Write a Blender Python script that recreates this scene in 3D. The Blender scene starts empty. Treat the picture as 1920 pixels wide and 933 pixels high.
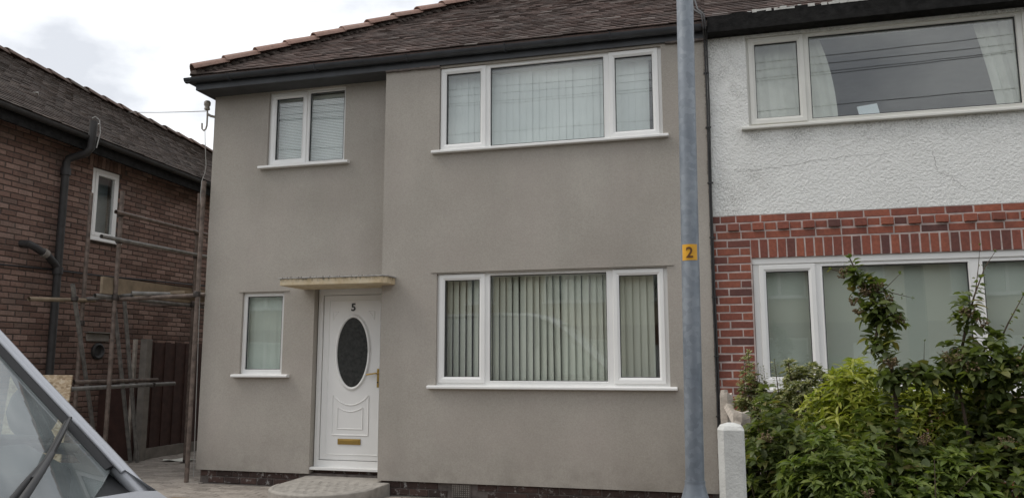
import bpy, math, random
from mathutils import Vector, Matrix
R = math.radians
rnd = random.Random(7)
scn = bpy.context.scene
col = scn.collection
# ------------------------------------------------------------------ camera
cam_d = bpy.data.cameras.new('camera'); cam = bpy.data.objects.new('camera', cam_d); col.objects.link(cam)
cam_d.sensor_width = 36; cam_d.lens = 1485.07 / 1920 * 36; cam_d.clip_start = 0.05; cam_d.clip_end = 500
YAW, PIT, ROL = .2613, .1417, -.001
fw = Vector((-math.sin(YAW) * math.cos(PIT), math.cos(YAW) * math.cos(PIT), math.sin(PIT)))
rt = Vector((math.cos(YAW), math.sin(YAW), 0)); up = rt.cross(fw)
r2 = rt * math.cos(ROL) + up * math.sin(ROL); u2 = -rt * math.sin(ROL) + up * math.cos(ROL)
M = Matrix((r2, u2, -fw)).transposed().to_4x4(); M.translation = (0, 0, 1.45)
cam.matrix_world = M; scn.camera = cam
# ------------------------------------------------------------------ sky and sun
SUN_EL, SUN_AZ = 50, 255          # azimuth clockwise from +Y: light comes from the left
wd = bpy.data.worlds.new('World'); scn.world = wd; wd.use_nodes = True
nt = wd.node_tree; nt.nodes.clear()
def wn(t, **k):
    n = nt.nodes.new(t)
    for a, b in k.items(): setattr(n, a, b)
    return n
out = wn('ShaderNodeOutputWorld'); bg = wn('ShaderNodeBackground'); bg.inputs[1].default_value = .1
sky = wn('ShaderNodeTexSky', sky_type='NISHITA', sun_disc=False)
sky.sun_elevation = R(SUN_EL); sky.sun_rotation = R(SUN_AZ); sky.air_density = 1.5; sky.dust_density = 3
tc = wn('ShaderNodeTexCoord'); mp = wn('ShaderNodeMapping'); mp.inputs['Scale'].default_value = (1, 1, 2.0)
mp.inputs['Location'].default_value = (.35, .2, .1)
nz = wn('ShaderNodeTexNoise'); nz.inputs['Scale'].default_value = 5.5; nz.inputs['Detail'].default_value = 7; nz.inputs['Roughness'].default_value = .52
nt.links.new(tc.outputs['Generated'], mp.inputs[0]); nt.links.new(mp.outputs[0], nz.inputs[0])
rp = wn('ShaderNodeValToRGB')
rp.color_ramp.elements[0].position = .40; rp.color_ramp.elements[0].color = (5.2, 5.35, 5.7, 1)
rp.color_ramp.elements[1].position = .62; rp.color_ramp.elements[1].color = (8.8, 8.9, 9.0, 1)
nt.links.new(nz.outputs[0], rp.inputs[0])
mx = wn('ShaderNodeMix', data_type='RGBA'); mx.inputs[0].default_value = .9
nt.links.new(sky.outputs[0], mx.inputs[6]); nt.links.new(rp.outputs[0], mx.inputs[7])
nt.links.new(mx.outputs[2], bg.inputs[0]); nt.links.new(bg.outputs[0], out.inputs[0])
sd = bpy.data.lights.new('sun', 'SUN'); sd.energy = 1.0; sd.angle = R(25); sd.color = (1, .95, .88)
so = bpy.data.objects.new('sun', sd); col.objects.link(so)
a = R(SUN_AZ); e = R(SUN_EL)
sdir = Vector((math.sin(a) * math.cos(e), math.cos(a) * math.cos(e), math.sin(e)))
so.rotation_euler = sdir.to_track_quat('Z', 'Y').to_euler(); so.location = (-6, -6, 12)
scn.view_settings.view_transform = 'Standard'; scn.view_settings.look = 'None'
scn.view_settings.exposure = .62; scn.view_settings.gamma = 1; scn.view_settings.use_curve_mapping = False
scn.render.engine = 'CYCLES'
scn.cycles.use_denoising = True; scn.cycles.max_bounces = 10; scn.cycles.transparent_max_bounces = 24
scn.cycles.sample_clamp_indirect = 6; scn.cycles.caustics_reflective = False; scn.cycles.caustics_refractive = False

# ------------------------------------------------------------------ materials
def node_mat(name):
    m = bpy.data.materials.new(name); m.use_nodes = True
    t = m.node_tree; b = t.nodes['Principled BSDF']
    return m, t, b
def noise(t, scale, detail=4, rough=.55, vec=None, kind='ShaderNodeTexNoise', stretch=None):
    n = t.nodes.new(kind)
    n.inputs['Scale'].default_value = scale
    if kind == 'ShaderNodeTexNoise':
        n.inputs['Detail'].default_value = detail; n.inputs['Roughness'].default_value = rough
    g = t.nodes.new('ShaderNodeNewGeometry'); src = g.outputs['Position'] if vec is None else vec
    if stretch:
        mp = t.nodes.new('ShaderNodeMapping'); mp.inputs['Scale'].default_value = stretch
        t.links.new(src, mp.inputs[0]); src = mp.outputs[0]
    t.links.new(src, n.inputs['Vector']); return n
def ramp(t, fac, stops):
    r = t.nodes.new('ShaderNodeValToRGB'); el = r.color_ramp.elements
    while len(el) < len(stops): el.new(.5)
    for q, (p, c) in zip(el, stops):
        q.position = p; q.color = (c[0], c[1], c[2], 1) if not isinstance(c, (int, float)) else (c, c, c, 1)
    t.links.new(fac, r.inputs[0]); return r.outputs[0]
def mix(t, fac, a, b, blend='MIX'):
    n = t.nodes.new('ShaderNodeMix'); n.data_type = 'RGBA'; n.blend_type = blend
    for i, s in ((0, fac), (6, a), (7, b)):
        if isinstance(s, (int, float)): n.inputs[i].default_value = s
        elif isinstance(s, tuple): n.inputs[i].default_value = (*s, 1)
        else: t.links.new(s, n.inputs[i])
    return n.outputs[2]
def math_n(t, op, a, b=None):
    n = t.nodes.new('ShaderNodeMath'); n.operation = op
    for i, s in enumerate((a, b)):
        if s is None: continue
        if isinstance(s, (int, float)): n.inputs[i].default_value = s
        else: t.links.new(s, n.inputs[i])
    return n.outputs[0]
def bump(t, b, h, strength, dist=.01):
    n = t.nodes.new('ShaderNodeBump'); n.inputs['Strength'].default_value = strength; n.inputs['Distance'].default_value = dist
    t.links.new(h, n.inputs['Height']); t.links.new(n.outputs[0], b.inputs['Normal'])
def island(t):
    g = t.nodes.new('ShaderNodeNewGeometry'); o = t.nodes.new('ShaderNodeObjectInfo')
    return math_n(t, 'FRACT', math_n(t, 'ADD', g.outputs['Random Per Island'], o.outputs['Random']))
def simple(name, c, rough=.5, var=.12, scale=8, metal=0, bs=0, bscale=60, bd=.004, spec=.5):
    m, t, b = node_mat(name)
    n = noise(t, scale, 5)
    d = tuple(x * (1 - var) for x in c); l = tuple(min(1, x * (1 + var)) for x in c)
    t.links.new(ramp(t, n.outputs[0], [(.3, d), (.7, l)]), b.inputs['Base Color'])
    b.inputs['Roughness'].default_value = rough; b.inputs['Metallic'].default_value = metal
    b.inputs['Specular IOR Level'].default_value = spec
    if bs: bump(t, b, noise(t, bscale, 4).outputs[0], bs, bd)
    return m
MT = {}
# grey through-coloured render: fine aggregate, faint damp clouds
m, t, b = node_mat('grey_render'); MT['grey'] = m
n1 = noise(t, .9, 5); n2 = noise(t, 75, 5, .8); n3 = noise(t, 420, 2)
base = ramp(t, n1.outputs[0], [(.30, (.335, .308, .270)), (.70, (.415, .385, .342))])
sp = ramp(t, n2.outputs[0], [(.30, (.83, .82, .82)), (.5, (1, 1, 1)), (.72, (1.17, 1.16, 1.15))])
cc = mix(t, 1.0, base, sp, 'MULTIPLY')
drip = noise(t, 2.2, 5, .6, stretch=(1, 1, .12))
cc = mix(t, math_n(t, 'MULTIPLY', ramp(t, drip.outputs[0], [(.47, 0), (.8, .5)]), .5), cc, (.25, .235, .205))
g = t.nodes.new('ShaderNodeNewGeometry'); sx = t.nodes.new('ShaderNodeSeparateXYZ'); t.links.new(g.outputs['Position'], sx.inputs[0])
def mr(v, a, b_, c=0., d=1.):
    q = t.nodes.new('ShaderNodeMapRange'); t.links.new(v, q.inputs[0])
    for i, s in enumerate((a, b_, c, d)): q.inputs[i + 1].default_value = s
    return q.outputs[0]
splash = math_n(t, 'MULTIPLY', mr(sx.outputs[2], .65, .15), ramp(t, noise(t, 3.2, 6, .65).outputs[0], [(.42, 0.), (.7, .55)]))      # splash dirt near the ground
cc = mix(t, splash, cc, (.20, .18, .155))
cc = mix(t, ramp(t, noise(t, 1.7, 4, .5).outputs[0], [(.45, 0.), (.75, .28)]), cc, (.40, .345, .315))
t.links.new(cc, b.inputs['Base Color']); b.inputs['Roughness'].default_value = .92; b.inputs['Specular IOR Level'].default_value = .2
bump(t, b, math_n(t, 'ADD', n2.outputs[0], math_n(t, 'MULTIPLY', n3.outputs[0], .5)), .7, .004)
# white painted roughcast, dirt below the sill and by the corner
m, t, b = node_mat('white_roughcast'); MT['white_rc'] = m
g = t.nodes.new('ShaderNodeNewGeometry'); sx = t.nodes.new('ShaderNodeSeparateXYZ'); t.links.new(g.outputs['Position'], sx.inputs[0])
n2 = noise(t, 42, 3, .6); n3 = noise(t, 110, 3)
def mr(v, a, b_, c=0., d=1.):
    q = t.nodes.new('ShaderNodeMapRange'); t.links.new(v, q.inputs[0])
    for i, s in enumerate((a, b_, c, d)): q.inputs[i + 1].default_value = s
    return q.outputs[0]
dn = noise(t, 3.5, 6, .65); speck = ramp(t, noise(t, 60, 4, .7).outputs[0], [(.42, 0.), (.62, 1.)])
under = math_n(t, 'MULTIPLY', mr(sx.outputs[2], 3.5, 3.84), ramp(t, dn.outputs[0], [(.42, 0.), (.68, 1.)]))
corner = math_n(t, 'MULTIPLY', mr(sx.outputs[0], .75, .15), ramp(t, noise(t, 2.2, 5).outputs[0], [(.48, 0.), (.7, .8)]))
dirt = math_n(t, 'MULTIPLY', math_n(t, 'MAXIMUM', under, corner), speck)
cc = mix(t, math_n(t, 'MULTIPLY', dirt, .8), ramp(t, noise(t, 1.4, 5).outputs[0], [(.3, (.78, .78, .75)), (.7, (.85, .85, .82))]), (.17, .16, .14))
t.links.new(cc, b.inputs['Base Color']); b.inputs['Roughness'].default_value = .8; b.inputs['Specular IOR Level'].default_value = .25
bump(t, b, math_n(t, 'ADD', n2.outputs[0], math_n(t, 'MULTIPLY', n3.outputs[0], .35)), 1.0, .019)
def brick_mat(name, stops, rough=.85, grime=(.05, .045, .04), gamt=.4, white=0):
    m, t, b = node_mat(name)
    c = ramp(t, island(t), stops)
    n = noise(t, 30, 5, .65)
    c = mix(t, .5, c, ramp(t, n.outputs[0], [(.3, (.55, .5, .5)), (.7, (1.35, 1.3, 1.25))]), 'MULTIPLY')
    gn = noise(t, 2.3, 6, .62)
    c = mix(t, math_n(t, 'MULTIPLY', ramp(t, gn.outputs[0], [(.45, 0.), (.75, 1.)]), gamt), c, grime)
    if white:
        wn_ = noise(t, 17, 6, .7)
        c = mix(t, math_n(t, 'MULTIPLY', ramp(t, wn_.outputs[0], [(.56, 0.), (.66, 1.)]), white), c, (.42, .41, .39))
    t.links.new(c, b.inputs['Base Color']); b.inputs['Roughness'].default_value = rough; b.inputs['Specular IOR Level'].default_value = .25
    bump(t, b, noise(t, 160, 4, .6).outputs[0], .5, .004); return m
MT['brick_old'] = brick_mat('old_brown_brick', [(0, (.14, .088, .07)), (.3, (.185, .115, .092)), (.6, (.225, .145, .116)), (.85, (.285, .195, .16)), (1, (.16, .11, .09))], gamt=.4)
MT['brick_red'] = brick_mat('red_facing_brick', [(0, (.11, .055, .05)), (.18, (.19, .068, .052)), (.5, (.27, .088, .058)), (.8, (.32, .108, .066)), (1, (.23, .078, .058))], .65, (.085, .05, .045), .5)
MT['brick_dark'] = brick_mat('dark_plinth_brick', [(0, (.055, .038, .034)), (1, (.10, .062, .052))], .8, (.03, .026, .024), .5, .7)
MT['mortar_old'] = simple('old_mortar', (.085, .066, .056), .95, .3, 9, bs=.5, bscale=120)
MT['mortar_red'] = simple('pale_mortar', (.48, .40, .37), .95, .3, 9, bs=.5, bscale=120)
MT['mortar_dark'] = simple('dark_mortar', (.13, .11, .10), .95, .4, 12, bs=.5, bscale=90)
MT['upvc'] = simple('white_upvc', (.79, .785, .765), .32, .03, 3)
MT['upvc_old'] = simple('cream_aged_upvc', (.68, .67, .62), .4, .05, 3)
MT['seal'] = simple('black_seal', (.025, .025, .028), .6, .1)
MT['gutter'] = simple('dark_grey_gutter', (.035, .038, .043), .45, .25, 5)
MT['soffit'] = simple('dark_soffit', (.055, .056, .058), .8, .2, 5)
MT['bitumen'] = simple('flaking_black_paint', (.014, .0135, .013), .85, .5, 14, spec=.15, bs=.6, bscale=40, bd=.01)
MT['lime'] = simple('lime_mortar_bedding', (.5, .49, .46), .95, .15, 20, bs=.6, bscale=70)
def tile_mat(name, stops, moss):
    m, t, b = node_mat(name)
    c = ramp(t, island(t), stops)
    c = mix(t, .6, c, ramp(t, noise(t, 22, 5, .65).outputs[0], [(.3, (.55, .55, .55)), (.7, (1.3, 1.3, 1.3))]), 'MULTIPLY')
    c = mix(t, math_n(t, 'MULTIPLY', ramp(t, noise(t, 1.6, 6, .6).outputs[0], [(.4, 0.), (.7, 1.)]), .55), c, moss)
    t.links.new(c, b.inputs['Base Color']); b.inputs['Roughness'].default_value = .85; b.inputs['Specular IOR Level'].default_value = .3
    bump(t, b, noise(t, 130, 4).outputs[0], .5, .004); return m
MT['tile'] = tile_mat('brown_clay_tile', [(0, (.07, .050, .043)), (.5, (.10, .069, .059)), (.85, (.125, .083, .070)), (1, (.17, .145, .13))], (.062, .053, .048))
MT['tile_left'] = tile_mat('mossy_roof_tile', [(0, (.05, .038, .031)), (.6, (.075, .055, .045)), (1, (.10, .075, .06))], (.052, .043, .035))
MT['hip'] = tile_mat('terracotta_hip_tile', [(0, (.26, .155, .122)), (.5, (.31, .19, .152)), (1, (.35, .23, .19))], (.27, .20, .165))
MT['hip_old'] = tile_mat('weathered_ridge_tile', [(0, (.10, .075, .06)), (.5, (.15, .1, .08)), (1, (.2, .13, .1))], (.09, .08, .07))
# glass: thin clear sheet with Fresnel reflection
def glass(name, tint, ior=1.55, rough=0.0, sky_veil=0.0):
    m = bpy.data.materials.new(name); m.use_nodes = True; t = m.node_tree; t.nodes.clear()
    o = t.nodes.new('ShaderNodeOutputMaterial'); tr = t.nodes.new('ShaderNodeBsdfTransparent'); gl = t.nodes.new('ShaderNodeBsdfGlossy')
    fr = t.nodes.new('ShaderNodeFresnel'); mx = t.nodes.new('ShaderNodeMixShader')
    tr.inputs[0].default_value = (*tint, 1); gl.inputs['Roughness'].default_value = rough; 
    gb = t.nodes.new('ShaderNodeNewGeometry'); mi = t.nodes.new('ShaderNodeMapRange'); mi.inputs[3].default_value = ior; mi.inputs[4].default_value = 1 / ior   # same reflection from both faces of the sheet
    t.links.new(gb.outputs['Backfacing'], mi.inputs[0]); t.links.new(mi.outputs[0], fr.inputs[0])
    n = t.nodes.new('ShaderNodeBump'); n.inputs['Strength'].default_value = .03; n.inputs['Distance'].default_value = .02
    t.links.new(noise(t, 1.3, 1).outputs[0], n.inputs['Height']); t.links.new(n.outputs[0], gl.inputs['Normal'])
    t.links.new(fr.outputs[0], mx.inputs[0]); t.links.new(tr.outputs[0], mx.inputs[1]); t.links.new(gl.outputs[0], mx.inputs[2]); last = mx.outputs[0]
    if sky_veil:                                                  # pale uneven diffuse film, added to brighten the glass like reflected sky
        df_ = t.nodes.new('ShaderNodeBsdfDiffuse'); df_.inputs[0].default_value = (.62, .68, .68, 1); m2 = t.nodes.new('ShaderNodeMixShader')
        t.links.new(ramp(t, noise(t, 4, 5).outputs[0], [(.3, sky_veil * .7), (.7, sky_veil * 1.3)]), m2.inputs[0]); t.links.new(last, m2.inputs[1]); t.links.new(df_.outputs[0], m2.inputs[2]); last = m2.outputs[0]
    t.links.new(last, o.inputs[0])
    return m
MT['glass'] = glass('window_glass', (.965, .985, .972), 1.85)
MT['glass_car'] = glass('green_tinted_windscreen', (.80, .90, .85), 2.3, 0, .17)
m, t, b = node_mat('obscured_dark_glass'); MT['glass_door'] = m
t.links.new(ramp(t, noise(t, 25, 3).outputs[0], [(.3, (.02, .022, .022)), (.7, (.045, .047, .046))]), b.inputs['Base Color'])
b.inputs['Roughness'].default_value = .18; bump(t, b, noise(t, 40, 3).outputs[0], .35, .006)
m, t, b = node_mat('patterned_privacy_glass'); MT['glass_priv'] = m
t.links.new(ramp(t, noise(t, 70, 3, .6).outputs[0], [(.3, (.36, .43, .46)), (.7, (.52, .58, .60))]), b.inputs['Base Color'])
b.inputs['Roughness'].default_value = .12; bump(t, b, noise(t, 55, 3).outputs[0], .25, .006)
MT['blind'] = simple('cream_blind_fabric', (.78, .775, .69), .85, .04, 4, bs=.15, bscale=300)
MT['blind_white'] = simple('white_blind_fabric', (.83, .86, .86), .85, .03, 4)
MT['roller'] = simple('pale_sage_roller_blind', (.57, .60, .54), .9, .03, 3)
MT['slate'] = simple('slate_blue_blind', (.20, .23, .25), .9, .05)
MT['net'] = simple('pale_net_curtain', (.66, .70, .65), .9, .05, 5)
MT['curtain'] = simple('cream_curtain_cloth', (.66, .66, .60), .9, .07, 6)
MT['card'] = simple('white_card', (.75, .8, .85), .7, .03)
MT['room'] = simple('room_plaster', (.34, .32, .29), .9, .05)
MT['canopy'] = None
m, t, b = node_mat('aged_cream_canopy'); MT['canopy'] = m
g = t.nodes.new('ShaderNodeNewGeometry'); sx = t.nodes.new('ShaderNodeSeparateXYZ'); t.links.new(g.outputs['Position'], sx.inputs[0])
c = ramp(t, noise(t, 7, 6, .6).outputs[0], [(.25, (.38, .28, .16)), (.5, (.54, .44, .29)), (.75, (.62, .55, .42))])
lich = math_n(t, 'MULTIPLY', ramp(t, noise(t, 28, 5, .7, stretch=(1, 1, .6)).outputs[0], [(.46, 0.), (.6, 1.)]), mr(sx.outputs[2], 2.36, 2.405))
c = mix(t, lich, c, (.09, .085, .07)); t.links.new(c, b.inputs['Base Color']); b.inputs['Roughness'].default_value = .85
bump(t, b, noise(t, 60, 5).outputs[0], .5, .006)
MT['lead'] = simple('grey_lead_flashing', (.36, .35, .33), .7, .25, 14, bs=.4, bscale=40)
MT['brass'] = simple('brass', (.52, .36, .12), .3, .1, 10, metal=1)
MT['black_paint'] = simple('black_number', (.02, .02, .02), .5, .1)
MT['galv'] = None
m, t, b = node_mat('galvanised_steel'); MT['galv'] = m
v = noise(t, 38, kind='ShaderNodeTexVoronoi'); big = noise(t, 5, 5, .6, stretch=(1, 1, .5))
c = ramp(t, big.outputs[0], [(.3, (.17, .195, .225)), (.7, (.30, .325, .35))])
c = mix(t, .45, c, ramp(t, v.outputs['Color'], [(.2, (.7, .72, .75)), (.8, (1.2, 1.2, 1.2))]), 'MULTIPLY')
t.links.new(c, b.inputs['Base Color']); b.inputs['Metallic'].default_value = .35; b.inputs['Roughness'].default_value = .52
bump(t, b, big.outputs[0], .2, .004)
MT['sticker'] = simple('yellow_sticker', (.72, .36, .015), .45, .06, 20)
MT['sticker_ink'] = simple('dark_sticker_number', (.12, .045, .005), .5, .05)
MT['conc_white'] = simple('white_painted_concrete', (.58, .58, .55), .85, .1, 14, bs=.6, bscale=80, bd=.006)
MT['conc'] = simple('grey_concrete', (.22, .20, .175), .9, .25, 6, bs=.6, bscale=70, bd=.006)
MT['step'] = simple('concrete_step', (.34, .315, .28), .9, .2, 9, bs=.7, bscale=60, bd=.008)
MT['fence'] = simple('brown_stained_timber', (.055, .026, .02), .8, .3, 9, bs=.4, bscale=50)
MT['rust'] = simple('rusty_scaffold_tube', (.15, .115, .095), .65, .45, 14, metal=.3, bs=.4, bscale=60)
MT['tube'] = simple('grey_scaffold_tube', (.20, .19, .175), .6, .35, 12, metal=.3, bs=.3, bscale=60)
MT['coupler'] = simple('dark_steel_coupler', (.06, .05, .045), .6, .4, 20, metal=.4)
MT['plank'] = simple('scaffold_board_timber', (.24, .185, .125), .85, .25, 6, bs=.5, bscale=35)
m, t, b = node_mat('oriented_strand_board'); MT['osb'] = m
v = noise(t, 26, kind='ShaderNodeTexVoronoi', stretch=(1, 1, 2.4))
t.links.new(ramp(t, v.outputs['Color'], [(.1, (.24, .17, .10)), (.5, (.42, .32, .21)), (.9, (.52, .44, .33))]), b.inputs['Base Color']); b.inputs['Roughness'].default_value = .8
MT['weathered'] = simple('weathered_pale_timber', (.40, .355, .305), .9, .3, 11, bs=.7, bscale=45, bd=.01)
MT['pipe'] = simple('black_cast_iron', (.03, .028, .027), .6, .3, 7, bs=.3, bscale=60)
MT['cable'] = simple('black_cable', (.025, .024, .024), .6, .2)
MT['cable_pale'] = simple('grey_cable', (.33, .32, .30), .6, .1)
MT['ceramic'] = simple('brown_grey_insulator', (.30, .27, .23), .5, .2, 30)
MT['paver'] = brick_mat('grey_block_paver', [(0, (.27, .245, .215)), (.5, (.34, .31, .275)), (1, (.40, .365, .32))], .9, (.10, .09, .075), .35)
MT['sand'] = simple('joint_sand', (.12, .105, .09), .95, .3, 12)
MT['asphalt'] = simple('asphalt', (.052, .052, .054), .9, .2, 3, bs=.6, bscale=120)
MT['flag'] = simple('pavement_concrete', (.21, .20, .19), .9, .15, 4, bs=.4, bscale=90)
MT['kerb'] = simple('kerb_concrete', (.26, .25, .24), .9, .15, 6, bs=.4, bscale=90)
MT['soil'] = simple('garden_soil', (.06, .045, .032), .95, .3, 8, bs=.8, bscale=20, bd=.03)
MT['grassy'] = simple('rough_ground', (.07, .085, .035), .95, .3, 3)
m, t, b = node_mat('silver_car_paint'); MT['paint'] = m
t.links.new(ramp(t, noise(t, 900, 2).outputs[0], [(.3, (.36, .37, .395)), (.7, (.46, .47, .495))]), b.inputs['Base Color'])
b.inputs['Metallic'].default_value = .3; b.inputs['Roughness'].default_value = .4; b.inputs['Coat Weight'].default_value = .7; b.inputs['Coat Roughness'].default_value = .06
MT['trim'] = simple('black_plastic_trim', (.016, .016, .017), .6, .15, 30)
MT['rubber'] = simple('rubber', (.02, .02, .021), .75, .15, 20)
MT['chrome'] = simple('alloy', (.5, .5, .52), .3, .08, 9, metal=.9)
MT['lamp_glass'] = simple('headlamp_lens', (.55, .57, .6), .1, .1, 30)
MT['seatcloth'] = simple('dark_seat_cloth', (.05, .052, .056), .9, .2, 20)
MT['bark'] = simple('brown_bark', (.085, .06, .042), .9, .35, 20, bs=.6, bscale=60)
MT['stem_red'] = simple('reddish_stem', (.14, .075, .05), .8, .3, 20)
MT['berry'] = simple('brown_seed_head', (.13, .09, .045), .8, .4, 60)
def leaf_mat(name, stops, trans=.35, rough=.42, edge=None):
    m, t, b = node_mat(name)
    c = ramp(t, island(t), stops)
    if edge: c = mix(t, ramp(t, noise(t, 90, 3, .6).outputs[0], [(.47, 0.), (.56, 1.)]), c, edge)
    t.links.new(c, b.inputs['Base Color']); b.inputs['Roughness'].default_value = rough; b.inputs['Specular IOR Level'].default_value = .4
    tl = t.nodes.new('ShaderNodeBsdfTranslucent'); t.links.new(mix(t, 1., c, (1.5, 1.6, .7), 'MULTIPLY'), tl.inputs[0])
    ms = t.nodes.new('ShaderNodeMixShader'); ms.inputs[0].default_value = trans
    o = t.nodes['Material Output']; t.links.new(b.outputs[0], ms.inputs[1]); t.links.new(tl.outputs[0], ms.inputs[2]); t.links.new(ms.outputs[0], o.inputs[0])
    return m
MT['leaf_dark'] = leaf_mat('dark_viburnum_leaf', [(0, (.065, .088, .028)), (.5, (.105, .136, .042)), (.9, (.16, .185, .058)), (1, (.21, .17, .07))], .42)
MT['leaf_mid'] = leaf_mat('green_glossy_leaf', [(0, (.085, .125, .03)), (.6, (.14, .185, .045)), (1, (.22, .26, .07))])
MT['leaf_gold'] = leaf_mat('yellow_green_leaf', [(0, (.16, .21, .035)), (.5, (.29, .32, .055)), (1, (.42, .42, .095))])
MT['leaf_var'] = leaf_mat('cream_edged_leaf', [(0, (.05, .08, .03)), (.55, (.09, .12, .045)), (1, (.40, .38, .22))], .3, edge=(.36, .35, .19))
MT['house_cream'] = simple('cream_render', (.42, .36, .26), .9, .08, 2)
MT['house_brick'] = simple('brown_brickwork_far', (.17, .10, .07), .9, .2, 6)
MT['pole_wood'] = simple('tarred_pole', (.09, .065, .05), .9, .3, 8)

# ------------------------------------------------------------------ mesh building
class MB:
    def __init__(s): s.v = []; s.f = []
    def add(s, vs, fs):
        o = len(s.v); s.v += [tuple(p) for p in vs]; s.f += [tuple(i + o for i in f) for f in fs]; return s
    def box(s, x0, x1, y0, y1, z0, z1):
        return s.add([(x0, y0, z0), (x1, y0, z0), (x1, y1, z0), (x0, y1, z0), (x0, y0, z1), (x1, y0, z1), (x1, y1, z1), (x0, y1, z1)],
                     [(3, 2, 1, 0), (4, 5, 6, 7), (0, 1, 5, 4), (1, 2, 6, 5), (2, 3, 7, 6), (3, 0, 4, 7)])
    def prism(s, poly, axis, a, b):                      # poly in the two other axes, extruded a..b
        def P(p, q): return {'x': (q, p[0], p[1]), 'y': (p[0], q, p[1]), 'z': (p[0], p[1], q)}[axis]
        n = len(poly); vs = [P(p, a) for p in poly] + [P(p, b) for p in poly]
        return s.add(vs, [tuple(range(n)), tuple(reversed(range(n, 2 * n)))] + [(i, i + n, (i + 1) % n + n, (i + 1) % n) for i in range(n)])
    def tube(s, path, r, n=10, cap=True, sq=1.0):
        path = [Vector(p) for p in path]; k = len(path); rs = r if isinstance(r, (list, tuple)) else [r] * k
        t0 = (path[1] - path[0]).normalized(); ref = Vector((0, 0, 1)) if abs(t0.z) < .9 else Vector((1, 0, 0))
        u = t0.cross(ref).normalized(); vs = []
        for i, p in enumerate(path):
            tg = (path[min(i + 1, k - 1)] - path[max(i - 1, 0)]).normalized()
            u = (u - tg * u.dot(tg)).normalized(); w = tg.cross(u)
            for j in range(n):
                q = 2 * math.pi * j / n; vs.append(p + u * math.cos(q) * rs[i] + w * math.sin(q) * rs[i] * sq)
        fs = [(i * n + j, i * n + (j + 1) % n, (i + 1) * n + (j + 1) % n, (i + 1) * n + j) for i in range(k - 1) for j in range(n)]
        if cap: fs += [tuple(reversed(range(n))), tuple(range((k - 1) * n, k * n))]
        return s.add(vs, fs)
    def lathe(s, prof, c, n=20, axis='z'):
        vs = []
        for r, z in prof:
            for j in range(n):
                q = 2 * math.pi * j / n; a_, b_ = r * math.cos(q), r * math.sin(q)
                vs.append({'z': (c[0] + a_, c[1] + b_, c[2] + z), 'y': (c[0] + a_, c[1] + z, c[2] + b_), 'x': (c[0] + z, c[1] + a_, c[2] + b_)}[axis])
        k = len(prof)
        fs = [(i * n + j, i * n + (j + 1) % n, (i + 1) * n + (j + 1) % n, (i + 1) * n + j) for i in range(k - 1) for j in range(n)]
        fs += [tuple(reversed(range(n))), tuple(range((k - 1) * n, k * n))]
        return s.add(vs, fs)
    def grid(s, fn, nu, nv):
        vs = [fn(i / nu, j / nv) for i in range(nu + 1) for j in range(nv + 1)]
        return s.add(vs, [(i * (nv + 1) + j, (i + 1) * (nv + 1) + j, (i + 1) * (nv + 1) + j + 1, i * (nv + 1) + j + 1) for i in range(nu) for j in range(nv)])
    def facade(s, x0, x1, z0, z1, holes, yf, th):
        xs = sorted({x0, x1} | {h[i] for h in holes for i in (0, 1) if x0 < h[i] < x1}); zs = sorted({z0, z1} | {h[i] for h in holes for i in (2, 3) if z0 < h[i] < z1})
        def solid(i, j):
            if not (0 <= i < len(xs) - 1 and 0 <= j < len(zs) - 1): return False
            cx, cz = (xs[i] + xs[i + 1]) / 2, (zs[j] + zs[j + 1]) / 2
            return not any(h[0] < cx < h[1] and h[2] < cz < h[3] for h in holes)
        for i in range(len(xs) - 1):
            for j in range(len(zs) - 1):
                if not solid(i, j): continue
                a, b, c, d = xs[i], xs[i + 1], zs[j], zs[j + 1]; y, w = yf, yf + th
                s.add([(a, y, c), (b, y, c), (b, y, d), (a, y, d)], [(0, 1, 2, 3)]); s.add([(a, w, c), (b, w, c), (b, w, d), (a, w, d)], [(3, 2, 1, 0)])
                if not solid(i - 1, j): s.add([(a, y, c), (a, y, d), (a, w, d), (a, w, c)], [(0, 1, 2, 3)])
                if not solid(i + 1, j): s.add([(b, y, c), (b, y, d), (b, w, d), (b, w, c)], [(3, 2, 1, 0)])
                if not solid(i, j - 1): s.add([(a, y, c), (b, y, c), (b, w, c), (a, w, c)], [(3, 2, 1, 0)])
                if not solid(i, j + 1): s.add([(a, y, d), (b, y, d), (b, w, d), (a, w, d)], [(0, 1, 2, 3)])
        return s
    def ring(s, x0, x1, z0, z1, w, yf, yb, slope=.014):     # mitred frame with a sloping glazing bead
        pr = [(0, yb), (0, yf + .005), (.005, yf), (w * .62, yf), (w, yf + slope), (w, yb)]
        vs = []
        for o, y in pr: vs += [(x0 + o, y, z0 + o), (x1 - o, y, z0 + o), (x1 - o, y, z1 - o), (x0 + o, y, z1 - o)]
        n = len(pr)
        return s.add(vs, [(i * 4 + j, i * 4 + (j + 1) % 4, ((i + 1) % n) * 4 + (j + 1) % 4, ((i + 1) % n) * 4 + j) for i in range(n) for j in range(4)])
    def mesh(s, name, smooth=None):
        me = bpy.data.meshes.new(name); me.from_pydata(s.v, [], s.f); me.validate()
        if smooth is not None:
            me.polygons.foreach_set('use_smooth', [True] * len(me.polygons)); me.set_sharp_from_angle(angle=R(smooth))
        return me
    def build(s, name, mt, parent=None, smooth=None, bevel=0, kind=None, label=None):
        return link(name, s.mesh(name, smooth), mt, parent, bevel, kind, label)
def put(o, parent):
    o.parent = parent
    if parent.type == 'EMPTY': o.matrix_parent_inverse = Matrix.Translation(-parent.location)
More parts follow.
